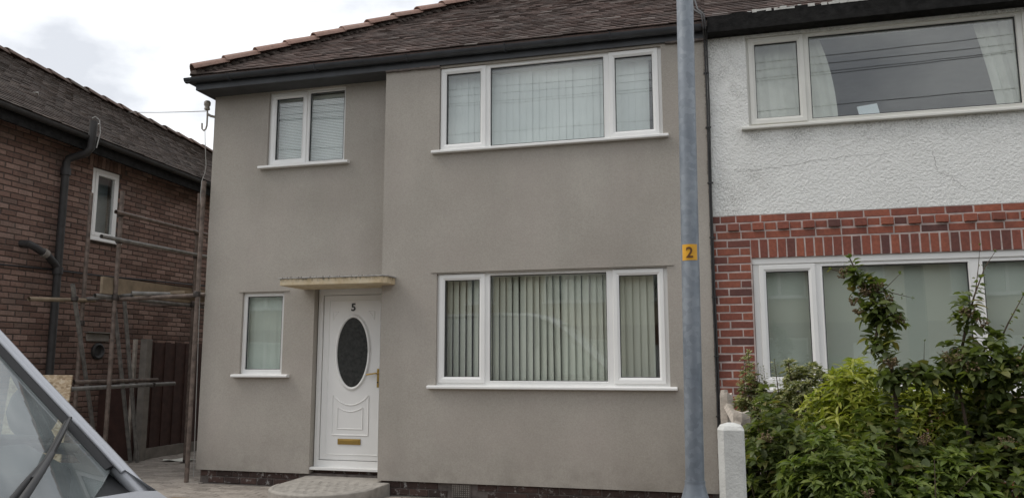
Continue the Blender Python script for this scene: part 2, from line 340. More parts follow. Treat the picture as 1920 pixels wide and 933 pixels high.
def link(name, me, mt, parent=None, bevel=0, kind=None, label=None, loc=None, rot=None):
    if mt is not None and not me.materials: me.materials.append(MT[mt])
    o = bpy.data.objects.new(name, me); col.objects.link(o)
    if loc: o.location = loc
    if rot: o.rotation_euler = rot
    if parent: put(o, parent)
    if bevel:
        q = o.modifiers.new('bevel', 'BEVEL'); q.width = bevel; q.segments = 2; q.limit_method = 'ANGLE'; q.angle_limit = R(40)
    if kind: o['kind'] = kind
    if label: o['label'] = label
    return o
def tag(o, label, cat, group=None):
    o['label'] = label; o['category'] = cat
    if group: o['group'] = group
    return o
def thing(name, label, cat, loc, group=None):
    o = bpy.data.objects.new(name, None); col.objects.link(o); o.location = loc; o.empty_display_size = .2
    return tag(o, label, cat, group)
def px(p):                                                   # size test only: how large a piece shows
    q = Vector(p) - Vector((0, 0, 1.45)); d = q.dot(fw)
    return (d, .5 + q.dot(r2) / d * 1485.07 / 1920, .5 - q.dot(u2) / d * 1485.07 / 933) if d > .1 else (d, -9, -9)
def seen(p, m=.03):
    d, u, v = px(p); return d > .1 and -m < u < 1 + m and -m < v < 1 + m
# ================================================================== the setting
def struct(name, mb, mt): return mb.build(name, mt, kind='structure')
struct('ground', MB().add([(-120, -120, -.30), (120, -120, -.30), (120, 120, -.30), (-120, 120, -.30)], [(0, 1, 2, 3)]), 'grassy')
struct('road', MB().box(-60, 60, -4.2, 2.62, -.29, -.13), 'asphalt')
struct('kerb', MB().box(-60, 60, 2.62, 2.75, -.29, -.015), 'kerb')
struct('pavement', MB().box(-60, 60, 2.75, 4.12, -.29, -.02), 'flag')
struct('pavement_opposite', MB().box(-60, 60, -6.4, -4.2, -.29, -.02), 'flag')
drive = struct('driveway', MB().box(-9.29, -.02, 4.12, 17, -.29, -.012), 'sand')
struct('front_garden', MB().box(0.0, 6.5, 4.12, 8.7, -.29, .02), 'soil')

# block paving: each block laid as a piece, the 300 that show largest as single objects
def block(l, w, h, seed, ch=.006):
    q = random.Random(seed); j = lambda: q.uniform(-.0015, .0015)
    a, b = l / 2, w / 2
    vs = [(-a, -b, -.03), (a, -b, -.03), (a, b, -.03), (-a, b, -.03), (-a + j(), -b + j(), h - ch), (a + j(), -b + j(), h - ch), (a + j(), b + j(), h - ch), (-a + j(), b + j(), h - ch),
          (-a + ch, -b + ch, h), (a - ch, -b + ch, h), (a - ch, b - ch, h), (-a + ch, b - ch, h)]
    fs = [(0, 1, 5, 4), (1, 2, 6, 5), (2, 3, 7, 6), (3, 0, 4, 7), (4, 5, 9, 8), (5, 6, 10, 9), (6, 7, 11, 10), (7, 4, 8, 11), (8, 9, 10, 11)]
    m_ = MB(); m_.add(vs, fs); return m_
BL = [block(.196, .096, 0, i) for i in range(4)]
BLM = [b_.mesh('paver') for b_ in BL]
pos = []
for r in range(128):
    y = 4.25 + .1 * r
    for c in range(48):
        x = -9.15 + .2 * c + (.1 if r % 2 else 0)
        if x > -.2 or (y > 8.33 and x > -3.6) or (y > 8.6 and x > -6.3): continue
        if (x + 4.22) ** 2 + (min(y, 8.05) - 8.05) ** 2 < .36 and y < 8.8: continue
        pos.append((x, y, rnd.choice(range(4)), rnd.uniform(-.004, .003), rnd.uniform(-.02, .02)))
vis = sorted([p for p in pos if seen((p[0], p[1], 0), 0) and not (p[1] < 7.2)], key=lambda p: px((p[0], p[1], 0))[0])
one = set(vis[:300]); rest = MB()
for p in pos:
    if p in one: link('paver', BLM[p[2]], 'paver', drive, loc=(p[0], p[1], p[3]), rot=(0, 0, p[4]))
    else:
        c_, s_ = math.cos(p[4]), math.sin(p[4])
        rest.add([(p[0] + v[0] * c_ - v[1] * s_, p[1] + v[0] * s_ + v[1] * c_, p[3] + v[2]) for v in BL[p[2]].v], BL[p[2]].f)
rest.build('paver_field', 'paver', drive, kind='stuff')

# ================================================================== pieces shared by the houses
def brick(l, h, seed, d=.05, ch=.004):                        # face looks along -Y, origin in the middle of the face
    q = random.Random(seed); j = lambda: q.uniform(-.0025, .0025)
    a, b = l / 2, h / 2; o = []
    for sx_, sz in ((-1, -1), (1, -1), (1, 1), (-1, 1)): o.append((sx_ * a + j(), 0, sz * b + j()))
    vs = [(x, ch, z) for x, _, z in o] + [(x - math.copysign(ch, x), q.uniform(-.001, .001), z - math.copysign(ch, z)) for x, _, z in o] + [(x, d, z) for x, _, z in o]
    fs = [(4, 5, 6, 7)] + [(i, (i + 1) % 4, 4 + (i + 1) % 4, 4 + i) for i in range(4)] + [(8 + i, 8 + (i + 1) % 4, (i + 1) % 4, i) for i in range(4)]
    return MB().add(vs, fs)
_bm = {}
def brick_variants(l, h):
    k = (round(l, 3), round(h, 3))
    if k not in _bm:
        q = [brick(l, h, hash(k) % 1000 + i) for i in range(3)]; _bm[k] = (q, [b_.mesh('brick') for b_ in q], {})
    return _bm[k]
def lay(parent, items, mt, limit=300, turn=0.0):
    """items: (x, y, z, length, height, visible); pieces by size, the overflow joined into one field"""
    order = sorted([i for i, it in enumerate(items) if it[5]], key=lambda i: px(items[i][:3])[0])
    one = set(order[:limit]); rest = MB()
    for i, (x, y, z, l, h, vis_) in enumerate(items):
        q, me, cache = brick_variants(l, h); k = rnd.randrange(3)
        if i in one:
            mm = cache.get((mt, k))
            if mm is None: mm = me[k].copy(); cache[(mt, k)] = mm
            link('brick', mm, mt, parent, loc=(x, y, z), rot=(rnd.uniform(-.012, .012), 0, turn + rnd.uniform(-.012, .012)))
        else:
            c_, s_ = math.cos(turn), math.sin(turn)
            rest.add([(x + v[0] * c_ - v[1] * s_, y + v[0] * s_ + v[1] * c_, z + v[2]) for v in q[k].v], q[k].f)
    if rest.v: rest.build('brick_field', mt, parent, kind='stuff')
def tiles(pt, nrm, rows, length, gauge=.1, width=.166, lo=None, hi=None, seed=1):
    """pt(u, s): point u metres along the eaves, s metres up the slope"""
    q = random.Random(seed); mb = MB()
    for k in range(rows):
        s0 = k * gauge; a, b = lo(s0 + gauge / 2), hi(s0 + gauge / 2); u = math.floor(a / width) * width - (width / 2 if k % 2 else 0)
        while u < b:
            u0, u1 = max(u + .002, a), min(u + width - .002, b); u += width
            if u1 - u0 < .02: continue
            j = q.uniform(-.004, .004); lift = q.uniform(.012, .02); sk = q.uniform(-.004, .004)
            p = [Vector(pt(u0, s0 + j - .012 + sk)) + nrm * lift, Vector(pt(u1, s0 + j - .012 - sk)) + nrm * (lift + q.uniform(-.002, .002)), Vector(pt(u1, s0 + gauge + .01)) + nrm * .003, Vector(pt(u0, s0 + gauge + .01)) + nrm * .003]
            lo_ = [x - nrm * .012 for x in p]
            mb.add(p + lo_, [(0, 1, 2, 3), (4, 5, 1, 0), (5, 6, 2, 1), (7, 4, 0, 3)])
    return mb
def hip_tile_run(parent, a, b, n, mt, r=.115):
    """half-round capping tiles from a to b, each lapping the one below"""
    a, b = Vector(a), Vector(b); d = (b - a) / n; t_ = d.normalized(); sd_ = t_.cross(Vector((0, 0, 1))).normalized(); un = sd_.cross(t_)
    r *= 1.04; L_ = d.length * 1.07; mb = MB(); K = 8
    vs = []
    for s_, rr, lift in ((0, r * 1.02, .03), (L_, r * .9, .004)):
        for ro in (rr, rr - .016):
            for j in range(K + 1):
                q = math.pi * (j / K); vs.append(t_ * s_ + sd_ * math.cos(q) * ro * 1.12 + un * (math.sin(q) * ro * .82 + lift))
    n1 = K + 1
    fs = [(j, j + 1, 2 * n1 + j + 1, 2 * n1 + j) for j in range(K)] + [(j, n1 + j, n1 + j + 1, j + 1) for j in range(K)] + [(n1 + j, 3 * n1 + j, 3 * n1 + j + 1, n1 + j + 1) for j in range(K)]
    mb.add(vs, fs); me = mb.mesh('hip_tile', 40)
    for i in range(n):
        link('hip_tile', me, mt, parent, loc=tuple(a + d * i + Vector((rnd.uniform(-.006, .006), rnd.uniform(-.006, .006), rnd.uniform(-.004, .004)))), rot=(rnd.uniform(-.012, .012), rnd.uniform(-.012, .012), 0))
    bed = MB()                                              # mortar under the laps
    for i in range(n * 5):
        p = a + d * (i / 5 + rnd.uniform(0, .15)); w = rnd.uniform(.07, .105)
        bed.lathe([(w, -.02), (w * .9, .02), (w * .4, .045)], p + Vector((0, 0, -.02)), 7)
    bed.build('mortar_bedding', 'mortar_old', parent, kind='stuff')
def window(parent, fr, y, lights, sill=None, mt='upvc', glass_='glass', bead=True, label=None):
    x0, x1, z0, z1 = fr; SW = .066; holes = []
    for (a, b, c, d, k) in lights: e_ = SW - .012 if k == 'sash' else .016; holes.append((a - e_, b + e_, c - e_, d + e_))
    w = MB().facade(x0, x1, z0, z1, holes, y, .07).build('window', mt, parent, bevel=.003, label=label)
    for (a, b, c, d, k) in lights:
        if k == 'sash': MB().ring(a - SW, b + SW, c - SW, d + SW, SW, y - .016, y + .05).build('sash', mt, w)
        else: MB().ring(a - .018, b + .018, c - .018, d + .018, .018, y - .004, y + .05, .012).build('glazing_bead', mt, w)
        MB().ring(a - .001, b + .001, c - .001, d + .001, .007, y + .006, y + .03, .002).build('seal', 'seal', w)
        MB().box(a - .01, b + .01, y + .024, y + .034, c - .01, d + .01).build('pane', glass_, w)
    if sill:
        xa, xb, out_ = sill
        MB().prism([(y - out_, z0 - .032), (y - out_ - .004, z0 - .026), (y - out_ - .004, z0 - .008), (y - out_ + .01, z0 + .002), (y + .05, z0 + .012), (y + .05, z0 - .032)], 'x', xa, xb).build('sill', mt, w)
    return w

# ================================================================== the grey rendered house
B, L = 8.407, 8.687
H = thing('rendered_house', 'grey rendered house with white oval-glass front door and brown tiled hipped roof', 'house', (-3.2, 8.6, 0))
wall = MB().facade(-3.805, -.10, .15, 4.895, [(-3.132, -.562, 1.193, 2.439), (-3.124, -.563, 3.867, 4.87)], B, .28).build('wall', 'grey', H, label='projecting grey rendered front wall with two wide windows')
wl = MB().facade(-6.357, -3.805, .15, 4.905, [(-5.556, -4.473, 3.908, 4.885), (-5.811, -5.226, 1.303, 2.308), (-4.813, -3.805, .1, 2.36)], L, .25)
wl.build('wall', 'grey', H, label='set-back grey rendered front wall beside the door')
MB().box(-6.357, -6.11, L + .25, 16.4, .15, 4.905).build('wall', 'grey', H)
MB().box(-6.357, .1, 16.4, 16.65, -.1, 4.905).build('wall', 'grey', H)
for q in ((-6.11, -.02, 8.97, 16.4, -.05, .1), (-6.11, -.02, 8.97, 16.4, 2.6, 2.74), (-6.11, -.02, 8.97, 16.4, 4.92, 5.0)):
    MB().box(*q).build('floor_slab', 'room', H)
MB().box(-.12, -.02, 8.70, 16.4, .1, 4.92).build('party_wall', 'room', H)
MB().box(-3.83, -3.7, 8.97, 16.3, .1, 4.9).build('partition', 'room', H)
MB().box(-6.1, -.13, 12.6, 12.7, .1, 4.9).build('partition', 'room', H)
# stop beads: thin drip lines over the openings and down the party edge
MB().box(-3.195, -.495, B - .012, B + .02, 2.452, 2.462).build('drip_bead', 'grey', H)
MB().box(-5.865, -5.16, L - .012, L + .02, 2.318, 2.328).build('drip_bead', 'grey', H)
eb = MB()
for i in range(95):
    z = .2 + i * .05; eb.box(-.112 + rnd.uniform(-.006, .006), -.098, B - rnd.uniform(.004, .012), B + .01, z, z + rnd.uniform(.03, .049))
eb.build('render_edge', 'conc', H)
# brick plinth below the render
items = []
MB().box(-3.78, -.10, B + .045, B + .28, -.1, .15).build('plinth', 'mortar_dark', H)
MB().box(-6.32, -3.8, L + .045, L + .25, -.1, .15).build('plinth', 'mortar_dark', H)
for k in range(2):
    for i in range(-1, 17):
        x = -3.66 + .225 * i + (.11 if k else 0)
        if -3.75 < x < -.2 and not (-3.03 < x < -2.63): items.append((x, B + .036, .108 - k * .078, .214, .068, True))
    for i in range(7):
        x = -6.2 + .225 * i + (.11 if k else 0)
        if x < -4.95: items.append((x, L + .036, .108 - k * .078, .214, .068, True))
lay(H, items, 'brick_dark')
ab = MB().box(-2.94, -2.72, B + .03, B + .06, -.01, .142)
ab.build('air_brick', 'mortar_dark', H); g_ = MB()
for r in range(6):
    for c in range(9): g_.box(-2.93 + c * .0225, -2.915 + c * .0225, B + .02, B + .032, .006 + r * .022, .02 + r * .022)
g_.build('air_brick_grille', 'conc', H)
# windows
yb = B + .04
window(H, (-3.132, -.562, 1.193, 2.439), yb, [(-3.046, -2.634, 1.289, 2.365, 'sash'), (-2.511, -1.212, 1.248, 2.405, 'fixed'), (-1.075, -.668, 1.289, 2.365, 'sash')], (-3.215, -.49, .10))
window(H, (-3.124, -.563, 3.867, 4.87), yb, [(-3.05, -2.634, 3.95, 4.80, 'sash'), (-2.511, -1.204, 3.90, 4.825, 'fixed'), (-1.075, -.665, 3.95, 4.80, 'sash')], (-3.2, -.505, .10))
yl = L + .04
window(H, (-5.556, -4.473, 3.908, 4.885), yl, [(-5.465, -5.09, 4.0, 4.80, 'sash'), (-4.985, -4.515, 3.955, 4.84, 'fixed')], (-5.64, -4.395, .11), glass_='glass')
window(H, (-5.811, -5.226, 1.303, 2.308), yl, [(-5.76, -5.276, 1.365, 2.262, 'fixed')], (-5.885, -5.115, .11))
# front door
yd = L + .12
df = MB().facade(-4.80, -3.79, .225, 2.36, [(-4.742, -3.90, .30, 2.262)], yd - .03, .07).build('door_frame', 'upvc', H, bevel=.003)
MB().box(-4.845, -3.79, yd - .11, yd + .02, .195, .226).build('threshold', 'upvc', df, bevel=.004)
MB().box(-4.80, -3.79, yd - .02, yd + .1, -.05, .195).build('threshold_wall', 'brick_dark', df)
dr = MB().box(-4.735, -3.907, yd - .012, yd + .03, .306, 2.256).build('door', 'upvc', H, bevel=.002)
fy = yd - .012
def strip(path, r, name, par, mt='upvc', closed=False):
    p = [(x, fy, z) for x, z in path]
    if closed: p = p + [p[0], p[1]]
    return MB().tube(p, r, 8).build(name, mt, par, smooth=50)
strip([(-4.66, .37), (-3.985, .37), (-3.985, 2.19), (-4.66, 2.19)], .007, 'moulding', dr, closed=True)
ov = [(-4.34 + .203 * math.cos(q * math.pi / 24), 1.57 + .416 * math.sin(q * math.pi / 24)) for q in range(48)]
vs = [(-4.34, fy - .003, 1.57)] + [(x, fy - .003, z) for x, z in ov]
MB().add(vs, [(0, i + 1, (i + 1) % 48 + 1) for i in range(48)]).build('oval_pane', 'glass_door', dr)
strip([(-4.34 + (x + 4.34) * 1.07, 1.57 + (z - 1.57) * 1.04) for x, z in ov], .019, 'oval_surround', dr, closed=True)
strip([(-4.34 + (x + 4.34) * 1.18, 1.57 + (z - 1.57) * 1.095) for x, z in ov], .005, 'oval_moulding', dr, closed=True)
def swag(x0, x1, zb, zt, dip, r):
    top = [(x1 + (x0 - x1) * i / 12, zt - dip * (1 - (2 * i / 12 - 1) ** 2)) for i in range(13)]
    strip([(x0, zb), (x1, zb)] + top, r, 'panel_moulding', dr, closed=True)
swag(-4.585, -4.115, .595, 1.06, .115, .008); swag(-4.515, -4.19, .667, .92, .05, .007)
for s in (-1, 1):
    cx = -4.34 + s * .2
    strip([(cx, 2.055), (cx + s * .075, 2.055), (cx + s * .075, 1.955)], .006, 'corner_moulding', dr)
    strip([(cx + s * .02, 2.035), (cx + s * .05, 2.01), (cx + s * .06, 1.965)], .004, 'corner_moulding', dr)
lp = MB().box(-4.50, -4.205, fy - .012, fy, .487, .553).build('letter_plate', 'brass', dr, bevel=.003)
MB().box(-4.475, -4.23, fy - .018, fy - .011, .505, .538).build('flap', 'brass', lp, bevel=.002)
hp = MB().box(-4.012, -3.984, fy - .012, fy, 1.155, 1.375).build('handle_plate', 'brass', dr, bevel=.003)
MB().tube([(-3.998, fy, 1.32), (-3.998, fy - .05, 1.32), (-4.02, fy - .055, 1.32), (-4.13, fy - .05, 1.305)], .0095, 10).build('lever', 'brass', hp, smooth=50)
MB().tube([(-3.998, fy - .02, 1.215), (-3.998, fy, 1.215)], .009, 10).build('keyhole', 'black_paint', hp)
def glyph(ch, h):
    cu = bpy.data.curves.new('glyph', 'FONT'); cu.body = ch; cu.size = h / .7; cu.extrude = .004; cu.offset = h * .028; cu.align_x = 'CENTER'
    o = bpy.data.objects.new('glyph', cu); col.objects.link(o)
    dg = bpy.context.evaluated_depsgraph_get(); me = bpy.data.meshes.new_from_object(o.evaluated_get(dg)); bpy.data.objects.remove(o)
    import bmesh
    bm = bmesh.new(); bm.from_mesh(me); bmesh.ops.triangulate(bm, faces=bm.faces[:]); bmesh.ops.subdivide_edges(bm, edges=[e_ for e_ in bm.edges if e_.calc_length() > h * .08], cuts=3); bm.to_mesh(me); bm.free()
    return me
me = glyph('5', .088)
for v in me.vertices: v.co = Vector((-4.343 + v.co.x, fy - .004 - v.co.z, 2.068 + v.co.y))
me.materials.clear(); link('house_number', me, 'black_paint', dr)
# canopy over the door
cn = MB().prism([(-4.97, L + .02), (-4.97, 8.15), (-3.70, 8.15), (-3.64, 8.185), (-3.64, B + .01), (-3.806, B + .01), (-3.806, L + .02)], 'z', 2.328, 2.408).build('canopy', 'canopy', H, bevel=.008, label='aged cream slab canopy with dark lichen along its edge')
cap = MB().prism([(-4.985, L + .01), (-4.985, 8.138), (-3.69, 8.138), (-3.628, 8.175), (-3.628, B + .005), (-3.81, B + .005), (-3.81, L + .01)], 'z', 2.406, 2.42)
cap.build('felt_capping', 'lead', cn, bevel=.003)
mo = MB()
for i in range(70):
    mo.lathe([(rnd.uniform(.005, .014), -.004), (rnd.uniform(.004, .010), .002), (.002, rnd.uniform(.003, .007))], (rnd.uniform(-4.95, -3.72), 8.14 + abs(rnd.gauss(0, .02)), 2.42), 6)
mo.build('moss', 'tile_left', cn, kind='stuff')
# door step
st = thing('door_step', 'half-round concrete door step with cobbled top below the white front door', 'step', (-4.22, 8.1, 0))
arc = [(-4.24 + .58 * math.cos(math.pi + math.pi * i / 24), 8.0 + .58 * math.sin(math.pi + math.pi * i / 24)) for i in range(25)]
poly = arc + [(-3.66, B + .03), (-3.82, B + .03), (-3.82, yd - .02), (-4.86, yd - .02)]
MB().prism(poly, 'z', -.1, .125).build('step_body', 'step', st, bevel=.012)
rim = [(x, y, .125) for x, y in arc]; MB().tube([(x * .94 - 4.24 * .06, 8.0 + (y - 8.0) * .94, .124) for x, y, z in rim], .024, 6, sq=.5).build('step_nosing', 'step', st, smooth=60)
q_ = random.Random(5)
for r in range(7):
    for c in range(12):
        x, y = -4.8 + c * .11 + (.05 if r % 2 else 0), 7.52 + r * .125
        if (x + 4.24) ** 2 + min(0, y - 8.0) ** 2 > .235 or y > 8.33: continue
        a_, b_ = q_.uniform(.04, .05), q_.uniform(.05, .058); h_ = q_.uniform(.003, .006)
        link('cobble', MB().add([(-a_, -b_, 0), (a_, -b_, 0), (a_, b_, 0), (-a_, b_, 0), (-a_ * .72, -b_ * .74, h_), (a_ * .72, -b_ * .74, h_), (a_ * .72, b_ * .74, h_), (-a_ * .72, b_ * .74, h_)], [(4, 5, 6, 7), (0, 1, 5, 4), (1, 2, 6, 5), (2, 3, 7, 6), (3, 0, 4, 7)]).mesh('cobble'), 'step', st, loc=(x, y, .126), rot=(0, 0, q_.uniform(-.15, .15)))
# eaves: fascia, soffit, gutter
MB().box(-6.43, -.06, 8.377, 8.401, 4.894, 5.06).build('fascia', 'gutter', H)
MB().box(-6.43, -6.406, 8.401, 16.7, 4.894, 5.06).build('fascia', 'gutter', H)
MB().box(-6.406, -3.806, 8.402, L - .001, 4.897, 4.92).build('soffit', 'soffit', H)
MB().box(-6.406, -6.358, L, 16.6, 4.897, 4.92).build('soffit', 'soffit', H)
fil = MB()
for i in range(60):
    x = -3.8 + i * .062
    if -3.15 < x < -.56: continue
    fil.box(x, x + .064, 8.365 + rnd.uniform(0, .008), B - .001, 4.875 + rnd.uniform(-.006, .004), 4.896)
fil.build('mortar_fillet', 'mortar_dark', H)
def half_gutter(p0, p1, r, name, mt, par):
    p0, p1 = Vector(p0), Vector(p1); d = (p1 - p0).normalized(); s_ = d.cross(Vector((0, 0, 1))); K = 8; vs = []
    for p in (p0, p1):
        for ro in (r, r - .006):
            for j in range(K + 1):
                q = math.pi * j / K; vs.append(p + s_ * math.cos(q) * ro - Vector((0, 0, 1)) * math.sin(q) * ro)
    n1 = K + 1; fs = [(j, j + 1, 2 * n1 + j + 1, 2 * n1 + j) for j in range(K)] + [(n1 + j, 3 * n1 + j, 3 * n1 + j + 1, n1 + j + 1) for j in range(K)]
    fs += [(0, 2 * n1, 3 * n1, n1), (K, n1 + K, 3 * n1 + K, 2 * n1 + K)] + [(j, n1 + j, n1 + j + 1, j + 1) for j in range(K)] + [(2 * n1 + j, 2 * n1 + j + 1, 3 * n1 + j + 1, 3 * n1 + j) for j in range(K)]
    return MB().add(vs, fs).build(name, mt, par, smooth=40)
half_gutter((-6.54, 8.322, 5.03), (-.12, 8.322, 5.015), .057, 'gutter', 'gutter', H)
half_gutter((-6.486, 16.7, 5.03), (-6.486, 8.28, 5.03), .057, 'gutter', 'gutter', H)
for x in (-5.9, -4.7, -3.5, -2.3, -1.1):
    MB().tube([(x, 8.262, 5.033), (x, 8.29, 4.975), (x, 8.33, 4.966), (x, 8.377, 4.985)], .011, 6).build('gutter_bracket', 'gutter', H)
# roof
TP = math.tan(R(34)); SL = 1 / math.cos(R(34)); E0 = (-6.44, 8.285, 5.06); RY = 4.1
def rf(u, s): return (E0[0] + u, E0[1] + s / SL, E0[2] + s / SL * TP)
XR = 6.26; ridge_z = E0[2] + RY * TP; rx0 = E0[0] + RY; rx1 = XR - RY; ry = E0[1] + RY; XM = -.09
nfront = Vector((0, -math.sin(R(34)), math.cos(R(34))))
def slab(pts, name, par, mt):
    p = [Vector(q) - Vector((0, 0, .012)) for q in pts]; n = len(p); lo_ = [q - Vector((0, 0, .06)) for q in p]
    return MB().add(p + lo_, [tuple(range(n)), tuple(reversed(range(n, 2 * n)))] + [(i, i + n, (i + 1) % n + n, (i + 1) % n) for i in range(n)]).build(name, mt, par)
yb_ = E0[1] + 2 * RY
roof = slab([(E0[0], E0[1], E0[2]), (XM, E0[1], E0[2]), (XM, ry, ridge_z), (rx0, ry, ridge_z)], 'roof', H, 'tile')
slab([(E0[0], yb_, E0[2]), (E0[0], E0[1], E0[2]), (rx0, ry, ridge_z)], 'roof_side', roof, 'tile')
slab([(XM, yb_, E0[2]), (E0[0], yb_, E0[2]), (rx0, ry, ridge_z), (XM, ry, ridge_z)], 'roof_rear', roof, 'tile')
tiles(rf, nfront, 49, 0, lo=lambda s: s / SL, hi=lambda s: XM - E0[0]).build('roof_tiles', 'tile', roof, kind='stuff')
hip_tile_run(roof, (E0[0] + .02, E0[1] + .02, E0[2] + .03), (rx0, ry, ridge_z + .03), 15, 'hip')
hip_tile_run(roof, (rx0, ry, ridge_z + .03), (XM, ry, ridge_z + .03), 5, 'hip')

# ================================================================== blinds of the grey house
def vertical_blind(label, x0, x1, z0, z1, y, ang, mt, pitch=.0785, wv=.089):
    b_ = thing('vertical_blind', label, 'blind', ((x0 + x1) / 2, y, z0), 'vertical blinds in the grey house')
    MB().box(x0, x1, y - .02, y + .02, z1, z1 + .04).build('headrail', 'upvc', b_)
    vs = [(-wv / 2, 0, 0), (0, -.006, 0), (wv / 2, 0, 0), (-wv / 2, 0, z1 - z0), (0, -.006, z1 - z0), (wv / 2, 0, z1 - z0)]
    me = MB().add(vs, [(0, 1, 4, 3), (1, 2, 5, 4)]).mesh('vane', 60); me.materials.append(MT[mt])
    n = int((x1 - x0 - .08) / pitch)
    for i in range(n):
        x = x0 + .06 + i * pitch; a_ = ang(x) + rnd.uniform(-.06, .06)
        link('vane', me, None, b_, loc=(x, y, z0), rot=(rnd.uniform(-.006, .006), rnd.uniform(-.008, .008), a_))
vertical_blind('half-open cream vertical blind in the wide ground-floor window of the grey house', -3.10, -.60, 1.24, 2.40, B + .20, lambda x: -.52 if x < -2.55 else (-.46 if x < -1.7 else -.34), 'blind')
vertical_blind('closed white vertical blind in the wide upstairs window of the grey house', -3.10, -.60, 3.90, 4.80, B + .20, lambda x: -.10, 'blind_white')
vb = thing('venetian_blind', 'pale horizontal-slat blind behind the small two-light upstairs window', 'blind', (-5.0, L + .17, 3.93))
MB().box(-5.5, -4.5, L + .15, L + .19, 4.80, 4.84).build('headrail', 'upvc', vb)
sl = MB()
for i in range(42):
    z = 3.95 + i * .0205; sl.add([(-5.49, L + .158, z), (-4.51, L + .158, z), (-4.51, L + .170, z + .019), (-5.49, L + .170, z + .019)], [(0, 1, 2, 3)])
sl.build('slats', 'blind_white', vb, kind='stuff')
def drape(name, label, cat, x0, x1, z0, z1, y, mt, folds, amp, edge=None, group=None):
    def f(u, v):
        a_, b_ = (x0, x1) if edge is None else edge(v)
        x = a_ + (b_ - a_) * u; return (x, y + amp * math.sin(u * folds * 6.283 + 1.7 * math.sin(v * 2.2)) * (.6 + .4 * (1 - v)) + .3 * amp * math.sin(u * folds * 15 + v * 3), z0 + (z1 - z0) * v)
    return tag(MB().grid(f, 60, 14).build(name, mt, smooth=60), label, cat, group)
drape('net_curtain', 'pale plain net curtain behind the small window beside the front door', 'curtain', -5.80, -5.22, 1.32, 2.30, L + .14, 'net', 4, .006)

# ================================================================== the attached white and red-brick house
YR = 8.437
N = thing('semi_detached_house', 'house with white roughcast above red brickwork, joined to the grey house', 'house', (3, 8.6, 0))
MB().facade(-.088, 6.2, 2.955, 4.93, [(.325, 3.52, 3.885, 4.87)], YR, .25).build('wall', 'white_rc', N, label='white roughcast upper wall with dirt stains and cracks')
MB().facade(-.088, 6.2, -.1, 2.955, [(.297, 3.05, 1.184, 2.503)], YR + .004, .246).build('wall', 'mortar_red', N, label='red brick lower wall with pale mortar joints')
MB().box(5.95, 6.2, YR + .25, 16.4, -.1, 4.93).build('wall', 'house_brick', N); MB().box(.1, 6.2, 16.4, 16.65, -.1, 4.93).build('wall', 'house_brick', N)
for q in ((0, 5.95, 8.7, 16.4, -.05, .12), (0, 5.95, 8.7, 16.4, 2.6, 2.74), (0, 5.95, 8.7, 16.4, 4.94, 5.0)): MB().box(*q).build('floor_slab', 'room', N)
MB().box(0.0, .08, 8.70, 16.4, .12, 4.93).build('party_wall', 'room', N); MB().box(.08, 5.95, 12.4, 12.5, .12, 4.92).build('partition', 'room', N); MB().box(4.2, 4.3, 8.72, 12.4, .12, 4.92).build('partition', 'room', N)
items = []; FY = YR
def put_b(x0, x1, z, h, dy=0, vis_=True): items.append(((x0 + x1) / 2, FY + dy, z, x1 - x0 - .013, h, vis_))
x = -.088; cuts = [-.088, -.003, .152] + [.152 + .2465 * k for k in range(1, 25)]
for a_, b_ in zip(cuts, cuts[1:]): put_b(a_, b_, 2.915, .067, vis_=b_ < 4)
cuts = [-.088, -.045] + [-.045 + .2425 * k for k in range(1, 26)]
for a_, b_ in zip(cuts, cuts[1:]): put_b(a_, b_, 2.744, .067, vis_=b_ < 4)
for k in range(50):
    a_ = -.06 + .1228 * k; put_b(a_, a_ + .1228, 2.83, .072, -.03 if k % 2 else .002, a_ < 4)
for k in range(33): items.append((.330 + .0885 * k, FY, 2.600, .0745, .19, True))
for k in range(33):
    z = 2.658 - .0835 * k
    if z < .05: break
    for a_, b_ in ((( -.088, .058), (.058, .287)) if k % 2 == 0 else ((-.088, -.05), (-.05, .18), (.18, .287))): put_b(a_, b_, z, .068, 0, z > .9)
    if z < 1.12:
        for i in range(12): a_ = .287 + .243 * i + (.12 if k % 2 else 0); put_b(a_, a_ + .243, z, .071, 0, False)
    if k >= 0:
        for i in range(13):
            a_ = 3.06 + .243 * i + (.0 if k % 2 else .12)
            if a_ < 5.9: put_b(a_, a_ + .243, z, .071, 0, False)
lay(N, items, 'brick_red')
yr = YR + .035
window(N, (.325, 3.52, 3.885, 4.87), yr, [(.415, .845, 3.985, 4.80, 'sash'), (.962, 2.885, 3.945, 4.83, 'fixed'), (3.01, 3.43, 3.985, 4.80, 'sash')], (.25, 3.60, .09), 'upvc_old')
window(N, (.303, 3.05, 1.184, 2.44), yr, [(.427, .838, 1.30, 2.362, 'sash'), (.972, 2.29, 1.26, 2.40, 'fixed'), (2.42, 2.95, 1.26, 2.40, 'fixed')], (.25, 3.1, .07), 'upvc')
MB().box(.297, 3.05, YR + .02, YR + .1, 2.44, 2.503).build('lintel_trim', 'upvc', N, bevel=.004)
def crack(pts, w=.0022):
    mb = MB(); p = [Vector(q) for q in pts]; f_ = []
    for a_, b_ in zip(p, p[1:]):
        for i in range(10):
            q = a_ + (b_ - a_) * (i / 10); f_.append(q + Vector((0, 0, rnd.uniform(-.012, .012))) + Vector((rnd.uniform(-.008, .008), 0, 0)))
    for a_, b_ in zip(f_, f_[1:]):
        mb.tube([a_, b_], w * rnd.uniform(.35, 1.0) * .5, 4)
    mb.build('crack', 'mortar_dark', N)
yk = YR - .001
crack([(.18, yk, 3.42), (.6, yk, 3.44), (1.1, yk, 3.50), (1.7, yk, 3.52)]); crack([(2.05, yk, 3.50), (2.08, yk, 3.30), (2.2, yk, 3.24), (2.33, yk, 3.10)])
fb = MB(); xs_ = [-.06 + .11 * i for i in range(58)]
